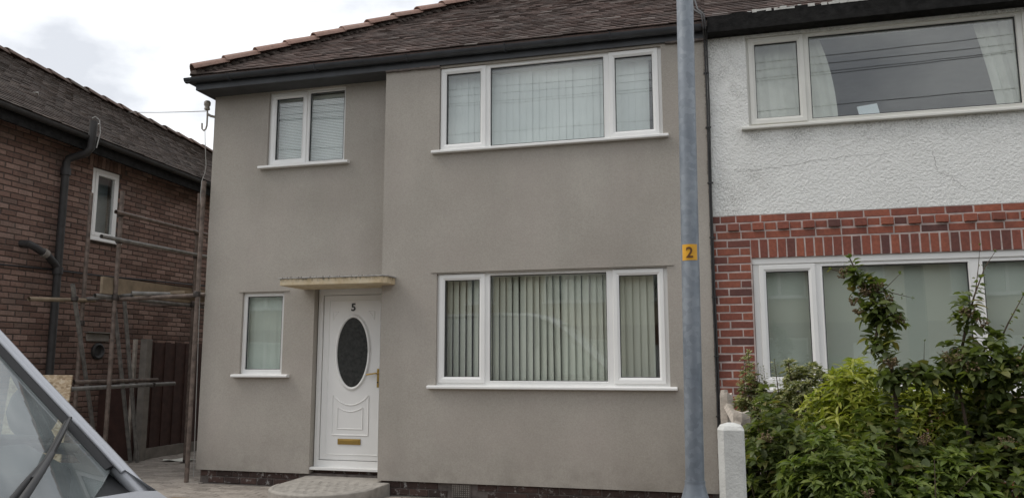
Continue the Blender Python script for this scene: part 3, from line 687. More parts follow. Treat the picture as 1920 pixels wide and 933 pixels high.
top = [(x, 5.082 + .012 * math.sin(x * 2.1) + rnd.uniform(-.012, .012)) for x in xs_]
fb.prism([(-.06, 4.905), (6.32, 4.905)] + list(reversed(top)), 'y', 8.262, 8.40)
fb.build('fascia', 'bitumen', N, label='flaking black painted fascia board')
MB().box(-.08, 6.25, 8.40, 8.55, 4.90, 5.0).build('soffit', 'bitumen', N)
bed = MB()
for i in range(70):
    x = rnd.uniform(.2, 4.0)
    if rnd.random() < .55: x = rnd.choice((.5, .75, 1.3, 1.75, 1.9, 2.3, 2.9)) + rnd.uniform(-.12, .12)
    bed.box(x, x + rnd.uniform(.03, .1), 8.256 + rnd.uniform(0, .008), 8.33, 5.072, 5.09 + rnd.uniform(0, .018))
bed.build('mortar_bedding', 'lime', N, kind='stuff')
roofN = slab([(XM, E0[1], E0[2]), (XR, E0[1], E0[2]), (rx1, ry, ridge_z), (XM, ry, ridge_z)], 'roof', N, 'tile')
slab([(XR, E0[1], E0[2]), (XR, yb_, E0[2]), (rx1, ry, ridge_z)], 'roof_side', roofN, 'tile'); slab([(XR, yb_, E0[2]), (XM, yb_, E0[2]), (XM, ry, ridge_z), (rx1, ry, ridge_z)], 'roof_rear', roofN, 'tile')
def rf2(u, s): return (XM + u, E0[1] + s / SL, E0[2] + .018 + s / SL * TP)
tiles(rf2, nfront, 49, 0, lo=lambda s: 0, hi=lambda s: XR - XM - s / SL, seed=3).build('roof_tiles', 'tile', roofN, kind='stuff')
hip_tile_run(roofN, (XM, ry, ridge_z + .03), (rx1, ry, ridge_z + .03), 5, 'hip'); hip_tile_run(roofN, (XR, E0[1], E0[2] + .03), (rx1, ry, ridge_z + .03), 15, 'hip')
# soft furnishings seen through its windows
drape('curtain', 'cream curtain tied to the side in the narrow upstairs window by the party wall', 'curtain', .38, 1.2, 3.9, 4.86, YR + .22, 'curtain', 7, .012, edge=lambda v: (.38, 1.235 - .14 * v ** 2.2))
drape('curtain', 'cream curtain gathered at the far end of the large upstairs pane', 'curtain', 2.6, 3.5, 3.9, 4.86, YR + .22, 'curtain', 8, .022, edge=lambda v: (2.73 - .16 * v ** 1.4, 3.45))
cd = MB().box(-.10, .10, -.004, .004, 0, .16).build('card', 'card'); cd.location = (1.54, YR + .17, 3.935); cd.rotation_euler = (R(-12), R(-8), R(6)); tag(cd, 'small white card propped on the upstairs window ledge', 'card')
lg = MB().box(.33, 3.5, YR + .11, YR + .235, 3.905, 3.935).build('window_ledge', 'upvc', N)
for q, (xa, xb, lb) in enumerate(((.40, .87, 'sage roller blind filling the narrow ground-floor casement of the brick house'), (.95, 2.32, 'sage roller blind filling the wide ground-floor pane of the brick house'), (2.40, 2.99, 'sage roller blind behind the ground-floor pane past the wide one'))):
    rb = thing('roller_blind', lb, 'blind', ((xa + xb) / 2, YR + .16, 1.2), 'roller blinds in the brick house')
    MB().grid(lambda u, v: (xa + (xb - xa) * u, YR + .16 + .004 * math.sin(u * 9 + q), 1.2 + 1.2 * v), 14, 2).build('fabric', 'roller', rb, smooth=60)
    MB().tube([(xa, YR + .17, 2.42), (xb, YR + .17, 2.42)], .02, 10).build('roller_tube', 'upvc', rb)
# ================================================================== the brown brick house across the driveway
W = -9.3
K = thing('brick_house', 'old brown brick house with mossy roof and black soil pipe beyond the scaffold', 'house', (-12.3, 11, 0))
win = (9.84, 10.385, 3.335, 4.425)
sw = MB()
def side_wall(y0, y1, z0, z1):
    sw.box(W - .25, W - .011, y0, y1, z0, z1)
side_wall(7.7, win[0], -.1, 4.75); side_wall(win[1], 17, -.1, 4.75); side_wall(win[0], win[1], -.1, win[2]); side_wall(win[0], win[1], win[3], 4.75)
sw.build('wall', 'mortar_old', K)
MB().box(-15.5, W - .25, 7.7, 7.95, -.1, 4.75).build('wall', 'house_brick', K); MB().box(-15.5, W - .25, 16.75, 17, -.1, 4.75).build('wall', 'house_brick', K); MB().box(-15.5, -15.25, 7.95, 16.75, -.1, 4.75).build('wall', 'house_brick', K)
MB().box(-15.25, W - .25, 7.95, 16.75, 2.6, 2.7).build('floor_slab', 'room', K); MB().box(-15.25, W - .25, 7.95, 16.75, 4.7, 4.8).build('ceiling', 'room', K)
MB().box(-11.6, -11.5, 7.95, 16.75, -.1, 4.7).build('partition', 'room', K)
items = []
for k in range(60):
    z = .04 + .0795 * k
    for i in range(-1, 27):
        y0 = 7.72 + .236 * i + (.118 if k % 2 else 0) + rnd.uniform(-.006, .006); y1 = y0 + .226
        if y1 > 13.5 or y0 < 7.69: continue
        if z > win[2] - .04 and z < 4.66 + .03:
            lo_, hi_ = (win[0], win[1]) if z < 4.43 else (9.74, 10.50)
            if y0 < hi_ and y1 > lo_:
                if y0 < lo_ - .06: y1 = lo_
                elif y1 > hi_ + .06: y0 = hi_
                else: continue
        items.append((W, (y0 + y1) / 2, z, round(y1 - y0 - .004, 2) if y1 - y0 < .2 else .219, .064, z > 1.45 and seen((W, (y0 + y1) / 2, z), 0)))
for i in range(9): items.append((W, 9.79 + i * .083, 4.545, .072, .20, True))
lay(K, items, 'brick_old', turn=math.pi / 2)
def side_window(par, y0, y1, z0, z1, xf):
    w = MB(); e_ = .06
    for q in ((y0, y0 + e_, z0, z1), (y1 - e_, y1, z0, z1), (y0 + e_, y1 - e_, z0, z0 + e_), (y0 + e_, y1 - e_, z1 - e_, z1)): w.box(xf - .07, xf, q[0], q[1], q[2], q[3])
    o = w.build('window', 'upvc', par, bevel=.004); s_ = MB(); f_ = .055
    a_, b_, c_, d_ = y0 + e_ - .012, y1 - e_ + .012, z0 + e_ - .012, z1 - e_ + .012
    for q in ((a_, a_ + f_, c_, d_), (b_ - f_, b_, c_, d_), (a_ + f_, b_ - f_, c_, c_ + f_), (a_ + f_, b_ - f_, d_ - f_, d_)): s_.box(xf - .04, xf + .015, q[0], q[1], q[2], q[3])
    s_.build('sash', 'upvc', o, bevel=.004)
    MB().box(xf - .03, xf - .02, a_ + .04, b_ - .04, c_ + .04, d_ - .04).build('pane', 'glass', o)
    MB().box(xf - .02, xf + .075, y0 - .04, y1 + .06, z0 - .04, z0 - .002).build('sill', 'upvc', o, bevel=.004)
    MB().box(xf - .2, xf - .19, y0 + .02, y1 - .02, z0, z1).build('inner_blind', 'slate', o)
side_window(K, *win, W - .005)
pipe = MB().tube([(-9.2, 9.21, -.05), (-9.2, 9.21, 2.0), (-9.2, 9.21, 4.33), (-9.17, 9.22, 4.40), (-9.05, 9.255, 4.44), (-8.93, 9.285, 4.48), (-8.87, 9.3, 4.55), (-8.85, 9.3, 4.96)], .055, 12).build('soil_pipe', 'pipe', K, smooth=40)
for z in (1.1, 2.75, 4.2): MB().lathe([(.056, -.05), (.072, -.05), (.072, .05), (.056, .05)], (-9.2, 9.21, z), 12).build('pipe_collar', 'pipe', pipe, smooth=40)
MB().tube([(-8.80, 9.33, 4.56), (-8.79, 9.37, 4.80), (-8.80, 9.35, 4.98), (-8.84, 9.31, 5.03), (-8.86, 9.27, 5.0)], .008, 6).build('vent_wire', 'cable_pale', pipe)
br = MB().tube([(-9.31, 8.66, 3.07), (-9.19, 8.68, 3.06), (-9.165, 8.75, 3.03), (-9.18, 9.0, 2.94), (-9.2, 9.2, 2.80)], .052, 12).build('branch_pipe', 'pipe', K, smooth=40)
MB().tube([(-9.17, 8.90, 2.977), (-9.172, 8.97, 2.952)], .064, 12).build('pale_joint', 'conc', br, smooth=40)
MB().tube([(W + .03, 7.75, 2.72), (W + .03, 8.6, 2.75), (W + .03, 9.2, 2.765), (W + .03, 10.0, 2.77), (W + .03, 11.2, 2.81), (W + .03, 13.5, 2.87)], .013, 6).build('wall_cable', 'cable', K)
fl = MB().lathe([(.01, .002), (.125, .002), (.125, .03), (.10, .045), (.07, .012), (.01, .008)], (W, 10.17, 1.62), 20, 'x').build('vent_cowl', 'pipe', K, smooth=40, label='round black vent in the brick side wall')
MB().box(W - .01, W + .02, 9.93, 10.38, 1.77, 1.89).build('mortar_patch', 'conc', K, bevel=.01)
MB().box(W - .02, W + .07, 9.90, 10.45, 1.895, 1.91).build('vent_lintel', 'conc', K, bevel=.004)
# roof: eaves at x=-8.95, ridge at x=-12; the old roof line sags towards the rear
def lroof(u, s, T=3.70):
    y = 7.3 + u; k_ = s / T
    ze, zr = 4.785 - .029 * (y - 7.83), 6.80 - .05 * (y - 9.5)
    return (-8.93 - 3.07 * k_, y, ze + (zr - ze) * k_ + .03)
nl = Vector((math.sin(R(34)), 0, math.cos(R(34))))
p_ = [lroof(0, 0), lroof(10, 0), lroof(10, 3.7), lroof(0, 3.7)]
rk = slab(p_, 'roof', K, 'tile_left'); slab([lroof(0, 3.7), lroof(10, 3.7), (-15.9, 17.3, 4.7), (-15.9, 7.3, 4.8)], 'roof_rear', rk, 'tile_left')
for y in (7.72, 16.9): MB().add([(-15.5, y, 4.74), (-9.3, y, 4.74), (-12, y, 6.4)], [(0, 1, 2)]).build('gable', 'house_brick', K)
tiles(lroof, nl, 37, 0, lo=lambda s: 0, hi=lambda s: 10, seed=9).build('roof_tiles', 'tile_left', rk, kind='stuff')
a_, b_ = Vector(lroof(0, 3.7)), Vector(lroof(10, 3.7)); hip_tile_run(rk, a_ + Vector((0, 0, .0)), b_ + Vector((0, 0, .0)), 22, 'hip_old', .12)
for (u, s) in ((1.9, 1.15), (2.75, .72)):
    p = Vector(lroof(u, s)) + nl * .03; MB().add([p + Vector((0, -.05, 0)), p + Vector((0, .06, -.01)), p + Vector((.03, .03, .03)), p + Vector((.05, 0, .01))], [(0, 1, 2), (0, 2, 3), (0, 3, 1), (1, 3, 2)]).build('slipped_tile_chip', 'lime', rk)
MB().add([(-8.98, 7.3, 4.60), (-8.98, 17.3, 4.31), (-8.98, 17.3, 4.50), (-8.98, 7.3, 4.79), (-9.02, 7.3, 4.60), (-9.02, 17.3, 4.31), (-9.02, 17.3, 4.50), (-9.02, 7.3, 4.79)], [(0, 1, 2, 3), (7, 6, 5, 4), (0, 4, 5, 1), (3, 2, 6, 7), (0, 3, 7, 4)]).build('fascia', 'bitumen', K)
MB().add([(-9.02, 7.3, 4.62), (-9.02, 17.3, 4.33), (-9.31, 17.3, 4.50), (-9.31, 7.3, 4.70)], [(0, 1, 2, 3)]).build('soffit', 'bitumen', K)
half_gutter((-8.92, 17.3, 4.50), (-8.92, 7.3, 4.79), .06, 'gutter', 'pipe', K)

# ================================================================== boundary fence with concrete posts
F_ = thing('boundary_fence', 'dark brown close-boarded fence with concrete posts along the brick house', 'fence', (-8.55, 12, 0))
for i in range(24):
    y = 10.42 + i * .125; MB().box(-8.60 + (.012 if i % 2 else 0), -8.58 + (.012 if i % 2 else 0), y, y + .128, .16, 1.76 + rnd.uniform(-.008, .008)).build('fence_board', 'fence', F_)
MB().box(-8.61, -8.56, 10.42, 13.4, .0, .16).build('gravel_board', 'conc', F_, bevel=.005)
for z in (.4, 1.5): MB().box(-8.66, -8.60, 10.42, 13.4, z, z + .08).build('fence_rail', 'fence', F_)
for x, y in ((-8.52, 10.30), (-8.56, 13.45)): MB().box(x - .06, x + .06, y - .06, y + .06, -.1, 1.80).build('concrete_post', 'conc', F_, bevel=.008)
MB().box(-9.28, -8.62, 10.25, 10.29, .0, 1.1).build('return_panel', 'fence', F_)
MB().box(-8.70, -8.65, 10.22, 10.27, .3, 1.80).build('timber_post', 'weathered', F_, bevel=.005)

# ================================================================== scaffold
S = thing('scaffold', 'rusty tube scaffold with timber board standing in the gap between the houses', 'scaffold', (-7.7, 9.4, 0))
def sp(a_, b_, mt='rust', r=.0275):
    o = MB().tube([a_, b_], r, 12, cap=False)
    return o.build('tube', mt, S, smooth=40)
P_A, P_B, P_C, P_D = (-6.43, 8.62), (-7.73, 8.70), (-8.45, 8.92), (-7.73, 10.3)
sp((P_A[0], P_A[1], 0), (P_A[0] + .02, P_A[1], 3.76)); sp((P_B[0], P_B[1], -.01), (P_B[0], P_B[1], 3.72)); sp((P_C[0], P_C[1], -.01), (P_C[0] + .01, P_C[1], 3.78)); sp((P_D[0], P_D[1], -.01), (P_D[0], P_D[1], 4.02))
sp((-7.68, 8.55, 3.41), (-7.68, 10.75, 3.40)); sp((-7.68, 8.33, 3.05), (-7.68, 10.75, 3.06), 'tube')          # guard rails
sp((-8.42, 8.02, 2.24), (-8.42, 9.10, 2.30), 'plank'); sp((-8.46, 8.97, 2.31), (-7.55, 8.80, 2.33), 'tube')
sp((-7.78, 8.40, 2.30), (-7.78, 10.7, 2.30), 'tube'); sp((-8.55, 10.36, 2.32), (-6.75, 10.36, 2.32)); sp((-7.9, 8.76, 2.27), (-6.35, 8.70, 2.30)); sp((-7.35, 8.55, 2.33), (-6.55, 9.6, 2.36), 'tube'); sp((-6.9, 9.0, 2.36), (-6.50, 10.7, 2.37), 'tube')
sp((-8.0, 8.35, 1.12), (-8.0, 10.32, 1.14), 'tube'); sp((-8.05, 8.45, 1.20), (-8.05, 10.0, 1.20))
sp((-8.2, 8.465, 2.46), (-8.75, 9.75, -.01), 'tube'); sp((-8.28, 9.50, 2.33), (-8.40, 10.12, 0), 'tube'); sp((-8.38, 9.41, 2.33), (-8.52, 10.12, 0), 'tube')
def coup(x, y, z): MB().lathe([(.028, -.04), (.042, -.03), (.046, 0), (.042, .03), (.028, .04)], (x, y, z), 10).build('coupler', 'coupler', S, smooth=40)
for q in ((P_B[0], P_B[1], 3.41), (P_B[0], P_B[1], 3.05), (P_D[0], P_D[1], 3.41), (P_D[0], P_D[1], 3.05), (P_B[0], P_B[1], 2.30), (P_D[0], P_D[1], 2.31), (P_A[0], P_A[1], 2.30), (P_C[0], P_C[1], 2.29), (-8.24, 8.56, 2.28), (-8.01, 9.86, 1.13), (P_C[0], P_C[1], 1.98)): coup(*q)
MB().box(-7.80, -7.76, 8.50, 10.75, 2.335, 2.555).build('toe_board', 'plank', S, bevel=.004)
for i in range(3): MB().box(-7.52 + i * .235, -7.30 + i * .235, 8.95 + rnd.uniform(-.1, .1), 10.8, 2.345, 2.383).build('scaffold_board', 'plank', S, bevel=.004)
for x, y in (P_D, P_C, P_B): MB().lathe([(.07, 0), (.07, .008), (.03, .012), (.03, .05)], (x, y, -.008), 12).build('base_plate', 'coupler', S)
o = MB().box(-.42, .42, -.009, .009, 0, 1.32).build('strand_board', 'osb', bevel=.001); o.location = (-7.83, 7.62, -.01); o.rotation_euler = (R(-5), 0, R(4)); tag(o, 'sheet of strand board propped upright on the driveway behind the van', 'board')
o = MB().box(-.22, .22, -.02, .02, 0, .035).build('timber_batten', 'plank'); o.location = (-5.52, 7.47, 0); o.rotation_euler = (0, 0, R(-4)); tag(o, 'short pale timber batten lying on the block paving', 'timber')
o = MB().grid(lambda u, v: ((u - .5) * .42 + .02 * math.sin(v * 9), (v - .5) * .26, .012 + .012 * math.sin(u * 7 + v * 4)), 8, 6).build('rubble_sack', 'blind', smooth=60); o.location = (-7.95, 10.45, 0.004); o.rotation_euler = (0, 0, R(20)); tag(o, 'crumpled pale sheet lying flat at the foot of the brown fence', 'sheet')

# ================================================================== telephone bracket and cables on the grey house corner
T_ = thing('telephone_bracket', 'small insulator bracket on the upper corner of the grey house', 'bracket', (-6.36, 8.66, 4.6))
MB().tube([(-6.34, L + .03, 4.63), (-6.40, 8.66, 4.64), (-6.43, 8.63, 4.66)], .017, 8).build('arm', 'ceramic', T_, smooth=40)
MB().tube([(-6.43, 8.63, 4.76), (-6.425, 8.63, 4.62), (-6.425, 8.63, 4.50), (-6.44, 8.63, 4.455), (-6.47, 8.63, 4.44), (-6.495, 8.63, 4.465), (-6.50, 8.63, 4.54)], .011, 8).build('hook', 'ceramic', T_, smooth=40)
MB().lathe([(.02, -.05), (.038, -.04), (.03, .0), (.042, .02), (.042, .06), (.03, .075)], (-6.435, 8.63, 4.76), 12).build('insulator', 'ceramic', T_, smooth=40)
pts = []
for i in range(25):
    k = i / 24; p = Vector((-6.45, 8.63, 4.70)).lerp(Vector((-23.3, 23.4, 10.95)), k); p.z -= .1 * 4 * k * (1 - k) * (1.0); pts.append(p)
tag(MB().tube(pts, .006, 5).build('telephone_line', 'cable_pale'), 'thin telephone line strung from the house corner across the sky', 'cable')
tag(MB().tube([(-6.45, 8.63, 4.45), (-6.475, 8.68, 4.30), (-6.47, 8.72, 4.0), (-6.49, 8.73, 3.9), (-6.53, 8.73, 3.79), (-6.53, 8.72, 3.6), (-6.47, 8.70, 3.2), (-6.44, 8.70, 2.2), (-6.42, 8.70, 1.3), (-6.40, 8.71, .05)], .005, 5).build('drop_wire', 'cable_pale'), 'loose thin drop wire hanging from the corner bracket', 'cable')
C_ = thing('downlead_cable', 'pair of black cables clipped down the party line between the two houses', 'cable', (-.1, 8.39, .1))
for dx, x_up in ((0, -.20), (.022, -.16)):
    MB().tube([(x_up - .1, 9.9, 6.25), (x_up, 8.62, 5.34), (-.115 + dx, 8.27, 5.12), (-.105 + dx, 8.24, 5.03), (-.10 + dx, 8.26, 4.95), (-.095 + dx, 8.37, 4.87), (-.093 + dx, 8.395, 4.2), (-.10 + dx * .7, 8.395, 3.2), (-.105 + dx * .9, 8.395, 2.2), (-.10 + dx, 8.395, 1.2), (-.102 + dx, 8.395, .12)], .009, 6).build('cable_run', 'cable', C_, smooth=40)
for z in (4.5, 3.9, 3.3, 2.72, 2.1, 1.5, .9): MB().box(-.118, -.06, 8.383, 8.408, z, z + .015).build('clip', 'cable', C_)

# ================================================================== street lamp column
P = thing('street_lamp', 'galvanised steel lamp column carrying a yellow number 2 sticker', 'lamp post', (-.165, 4.0, -.02))
tilt = Vector((.0115, 0, 1))
def lp_(z): return (-.165 + .0115 * (z - .88), 4.0, z)
vs = MB().tube([lp_(-.02), lp_(.70)], [.085, .085], 28).build('base', 'galv', P, smooth=40)
MB().box(-.205, -.125, 3.908, 3.93, .12, .62).build('access_door', 'galv', vs, bevel=.006)
MB().tube([lp_(.70), lp_(.74), lp_(.80), lp_(.865), lp_(.885)], [.085, .083, .067, .049, .0475], 28, cap=False).build('shoulder', 'galv', P, smooth=60)
MB().tube([lp_(.878), lp_(.890)], .0485, 28).build('weld_ring', 'galv', P, smooth=40)
MB().tube([lp_(.88), lp_(2), lp_(4), lp_(5.6)], [.0445, .0438, .042, .0385], 28).build('shaft', 'galv', P, smooth=60)
MB().tube([lp_(5.6), (-.12, 3.95, 5.72), (-.12, 3.6, 5.78), (-.12, 3.4, 5.78)], .025, 12).build('bracket_arm', 'galv', P, smooth=50)
ln = MB().grid(lambda u, v: (-.12 + .11 * math.cos(2 * math.pi * v) * math.sin(math.pi * u) ** .5, 3.45 - .55 * u, 5.78 + .06 * math.sin(2 * math.pi * v) * math.sin(math.pi * u) ** .5), 10, 14).build('lantern', 'galv', P, smooth=60)
def on_post(u, z, r): q = -math.pi / 2 + u / r - .03; c = lp_(z); return (c[0] + r * math.cos(q), c[1] + r * math.sin(q), z)
stk = MB().grid(lambda u, v: on_post((u - .5) * .082, 1.945 + .079 * v, .0455), 16, 2).build('number_sticker', 'sticker', P, smooth=80)
me = glyph('2', .052)
for v in me.vertices: q = v.co.copy(); v.co = Vector(on_post(q.x, 1.958 + q.y, .0475 + q.z * .06))
me.materials.clear(); link('sticker_number', me, 'sticker_ink', stk)

# ================================================================== garden front: white post, old side fence
G_ = thing('gate_post', 'white painted concrete post with weathered top beside the lamp column', 'post', (.01, 4.3, 0))
pts = []
for z, s_ in ((-.1, 1), (1.108, 1), (1.128, .80), (1.142, .25)):
    h = .066 * s_; c = .03 * s_; pts.append([(.01 - h + c, 4.3 - h, z), (.01 + h - c * .4, 4.3 - h, z), (.01 + h, 4.3 - h + c * .4, z), (.01 + h, 4.3 + h, z), (.01 - h, 4.3 + h, z), (.01 - h, 4.3 - h + c, z)])
mb = MB(); n = 6
mb.add([p for r_ in pts for p in r_], [(i * n + j, i * n + (j + 1) % n, (i + 1) * n + (j + 1) % n, (i + 1) * n + j) for i in range(3) for j in range(n)] + [tuple(range(3 * n, 4 * n))])
mb.build('post_shaft', 'conc_white', G_, bevel=.002)
V_ = thing('garden_fence', 'weathered pale timber fence with broken posts between the front gardens', 'fence', (.05, 6.4, 0))
def rough_post(x, y, z, w, d, name='post', lean=0):
    q = random.Random(int(y * 100)); vs = []; hs = [-.05, z * .3, z * .6, z * .85, z * .96, z]; K_ = 6
    for i, h in enumerate(hs):
        k = 1 + q.uniform(-.05, .05) if i < 5 else .82
        for j in range(K_):
            an = 6.283 * (j + .5) / K_; vs.append((x + lean * h + w * .58 * k * math.cos(an) + q.uniform(-.004, .004), y + d * .58 * k * math.sin(an), h + (q.uniform(-.03, .012) if i > 3 else 0)))
    return MB().add(vs, [(i * K_ + j, i * K_ + (j + 1) % K_, (i + 1) * K_ + (j + 1) % K_, (i + 1) * K_ + j) for i in range(5) for j in range(K_)] + [tuple(range(5 * K_, 6 * K_))]).build(name, 'weathered', V_, bevel=.004)
rough_post(-.005, 7.0, 1.20, .10, .09); rough_post(.07, 5.9, 1.11, .12, .12, lean=.02); rough_post(.02, 4.75, .95, .09, .09); rough_post(-.03, 8.2, 1.18, .08, .08)
for z in (.35, 1.02): MB().tube([(-.02, 8.25, z + .08), (.0, 7.0, z + .06), (.06, 5.9, z), (.02, 4.7, z - .12)], .035, 5).build('rail', 'weathered', V_)
for i in range(26):
    y = 4.8 + i * .13; MB().box(.035, .055, y, y + .11, .02, .86 + rnd.uniform(-.04, .06)).build('paling', 'weathered', V_)
# ================================================================== shrubs
def leaf_geo(l, w, curl, fold):
    """leaf lying along +X, faces up; 7 points, 6 faces"""
    vs = [(0, 0, 0), (l * .35, w * .5, fold), (l * .35, 0, 0), (l * .35, -w * .5, fold), (l * .72, w * .38, fold * .7 - curl * .35), (l * .72, 0, -curl * .4), (l * .72, -w * .38, fold * .7 - curl * .35), (l, 0, -curl)]
    return vs, [(0, 2, 1), (0, 3, 2), (1, 2, 5, 4), (2, 3, 6, 5), (4, 5, 7), (5, 6, 7)]
def frame_of(d, roll):
    d = d.normalized(); s_ = d.cross(Vector((0, 0, 1)))
    s_ = s_.normalized() if s_.length > 1e-3 else Vector((1, 0, 0)); u_ = s_.cross(d)
    c, k = math.cos(roll), math.sin(roll); return Matrix((d, s_ * c + u_ * k, u_ * c - s_ * k)).transposed()
class Shrub:
    def __init__(s, name, label, base, leafmat, l, w, seed, keep=130):
        s.t = thing(name, label, 'shrub', base); s.q = random.Random(seed); s.base = Vector(base); s.L = []; s.m = leafmat; s.l = l; s.w = w; s.keep = keep; s.stems = MB(); s.heads = []
    def leaf(s, p, d, sc=1): s.L.append((Vector(p), Vector(d), sc * s.q.uniform(.7, 1.15), s.q.uniform(-.7, .7)))
    def whorl(s, p, axis, n, spread, sc=1):
        axis = Vector(axis).normalized(); a = axis.orthogonal().normalized(); b = axis.cross(a); o = s.q.uniform(0, 6.28)
        for i in range(n):
            q = o + i * 6.283 / n + s.q.uniform(-.3, .3); k = spread * s.q.uniform(.7, 1.25)
            s.leaf(p, axis * math.cos(k) + (a * math.cos(q) + b * math.sin(q)) * math.sin(k), sc)
    def mass(s, c, r, n, whorl=(5, 8), spread=1.15, stem_to=True, noise_amp=.22, sc=1):
        """leafy tips spread through an uneven ellipsoid, denser towards the outside"""
        c = Vector(c); q = s.q; ph = [q.uniform(0, 6.28) for _ in range(6)]; k = 0
        while k < n:
            d = Vector((q.gauss(0, 1), q.gauss(0, 1), q.gauss(0, 1))).normalized()
            if d.z < -.55: continue
            lump = 1 + noise_amp * (math.sin(5 * d.x + ph[0]) * math.sin(5 * d.z + ph[1]) + .6 * math.sin(9 * d.y + ph[2]) * math.sin(9 * d.z + ph[3]) + .5 * math.sin(13 * d.x + ph[4]))
            rr = q.uniform(.3, 1) ** .45 * lump; p = c + Vector((d.x * r[0], d.y * r[1], d.z * r[2])) * rr
            ax = d * .8 + Vector((0, 0, .55)) + Vector((q.uniform(-.4, .4), q.uniform(-.4, .4), q.uniform(-.2, .3)))
            s.whorl(p, ax, q.randint(*whorl), spread, sc)
            if q.random() < .3: s.whorl(p - ax.normalized() * s.l * .7, ax, 4, 1.4, sc * .95)
            if stem_to and k % 9 == 0: s.stem([s.base + Vector((q.uniform(-.1, .1), q.uniform(-.1, .1), 0)), s.base.lerp(p, .45) + Vector((0, 0, .1)), p], .008)
            k += 1
    def stem(s, pts, r):
        p = [Vector(x) for x in pts]; s.stems.tube(p, [r * (1 - .7 * i / (len(p) - 1)) for i in range(len(p))], 6)
    def head(s, p, r): s.heads.append((Vector(p), r))
    def shoot(s, pts, r=.008, every=.035, sc=1, dense=2, droop=.25, from_=0.):
        p = [Vector(x) for x in pts]; s.stem(p, r); q = s.q; tot = sum((b - a).length for a, b in zip(p, p[1:])); d = 0
        for a, b in zip(p, p[1:]):
            n = max(1, int((b - a).length / every))
            for i in range(n):
                k = i / n; d += (b - a).length / n
                if d / tot < from_: continue
                t_ = (b - a).normalized(); o = q.uniform(0, 6.28)
                for j in range(dense):
                    ang = o + j * 6.283 / dense + q.uniform(-.4, .4); sd_ = t_.orthogonal().normalized(); s2 = t_.cross(sd_)
                    s.leaf(a.lerp(b, k) + (sd_ * math.cos(ang) + s2 * math.sin(ang)) * .01, t_ * .45 + (sd_ * math.cos(ang) + s2 * math.sin(ang)) - Vector((0, 0, droop)), sc * (1 - .45 * d / tot))
        s.whorl(p[-1], p[-1] - p[-2], 4, .6, sc * .55)
    def done(s):
        q = s.q; var = []
        for i in range(4):
            k = q.uniform(.85, 1.1); vs, fs = leaf_geo(s.l * k, s.w * k * q.uniform(.85, 1.15), s.l * q.uniform(.12, .4), s.w * q.uniform(.06, .2)); var.append((vs, fs))
        me = []
        for vs, fs in var:
            m_ = MB().add(vs, fs).mesh('leaf', 70); m_.materials.append(MT[s.m]); me.append(m_)
        order = sorted([i for i, x in enumerate(s.L) if seen(x[0], 0)], key=lambda i: px(s.L[i][0])[0] / s.L[i][2]); one = set(order[:s.keep]); mb = MB()
        for i, (p, d, sc, roll) in enumerate(s.L):
            M3 = frame_of(d, roll); k = q.randrange(4)
            if i in one:
                o = link('leaf', me[k], None, s.t); o.rotation_euler = M3.to_euler(); o.location = p; o.scale = (sc,) * 3
            else: mb.add([p + M3 @ (Vector(v) * sc) for v in var[k][0]], var[k][1])
        mb.build('foliage', s.m, s.t, smooth=70, kind='stuff')
        if s.stems.v: s.stems.build('stems', 'bark', s.t, smooth=50)
        for p, r in s.heads:
            h = MB()
            for i in range(26):
                d = Vector((q.gauss(0, 1), q.gauss(0, 1), q.gauss(0, .6))).normalized() * r * q.uniform(.5, 1); c = p + d; z = q.uniform(.004, .0075)
                h.tube([p - Vector((0, 0, r * .8)), c], .0012, 3, cap=False)
                h.add([c + Vector(v) * z for v in ((1, 0, 0), (-1, 0, 0), (0, 1, 0), (0, -1, 0), (0, 0, 1), (0, 0, -1))], [(0, 2, 4), (2, 1, 4), (1, 3, 4), (3, 0, 4), (2, 0, 5), (1, 2, 5), (3, 1, 5), (0, 3, 5)])
            h.build('seed_head', 'berry', s.t)
a1 = Shrub('variegated_shrub', 'slender cream-variegated shrub against the red brick corner', (.20, 6.6, .02), 'leaf_var', .045, .022, 11, 60)
a1.mass((.20, 6.6, 1.0), (.13, .13, .42), 320, (5, 7), 1.0, noise_amp=.3)
for i in range(5): x = .12 + .04 * i; a1.shoot([(x, 6.6, 1.1), (x + .01, 6.6, 1.28 + .04 * math.sin(i * 2)), (x, 6.58, 1.40 + .05 * math.sin(i * 2.3))], .004, .012, .8, 3)
a1.done()
a2 = Shrub('variegated_shrub', 'broad dark shrub flecked with cream, below the narrow ground-floor casement', (.60, 6.3, .02), 'leaf_var', .042, .021, 12, 100)
a2.mass((.60, 6.3, .97), (.34, .28, .47), 1150, (6, 8), 1.05, noise_amp=.13)
a2.shoot([(.37, 6.3, 1.2), (.36, 6.3, 1.34), (.35, 6.3, 1.46)], .005, .012, .9, 3); a2.done()
c1 = Shrub('golden_shrub', 'bright yellow-green shrub with whorled narrow leaves under the wide pane', (.72, 5.3, .02), 'leaf_gold', .075, .02, 13, 160)
c1.mass((.76, 5.3, 1.07), (.29, .25, .37), 460, (6, 9), 1.2, noise_amp=.2); c1.done()
c2 = Shrub('golden_shrub', 'low bright yellow-green shrub showing between the tall viburnum stems', (1.22, 5.5, .02), 'leaf_gold', .075, .02, 14, 160)
c2.mass((1.20, 5.2, 1.01), (.38, .26, .36), 540, (6, 9), 1.2, noise_amp=.12); c2.done()
g1 = Shrub('green_shrub', 'fresh green shrub with whorled leaves low in front of the hedge', (.52, 4.5, .02), 'leaf_mid', .07, .021, 15, 200)
g1.mass((.54, 4.48, .72), (.26, .2, .34), 420, (6, 9), 1.2, noise_amp=.2); g1.mass((1.05, 4.6, .62), (.3, .2, .38), 300, (6, 8), 1.2); g1.done()
d1 = Shrub('dark_shrub', 'dark broad-leaved shrub crowding the white concrete post', (.26, 4.75, .02), 'leaf_dark', .060, .030, 16, 200)
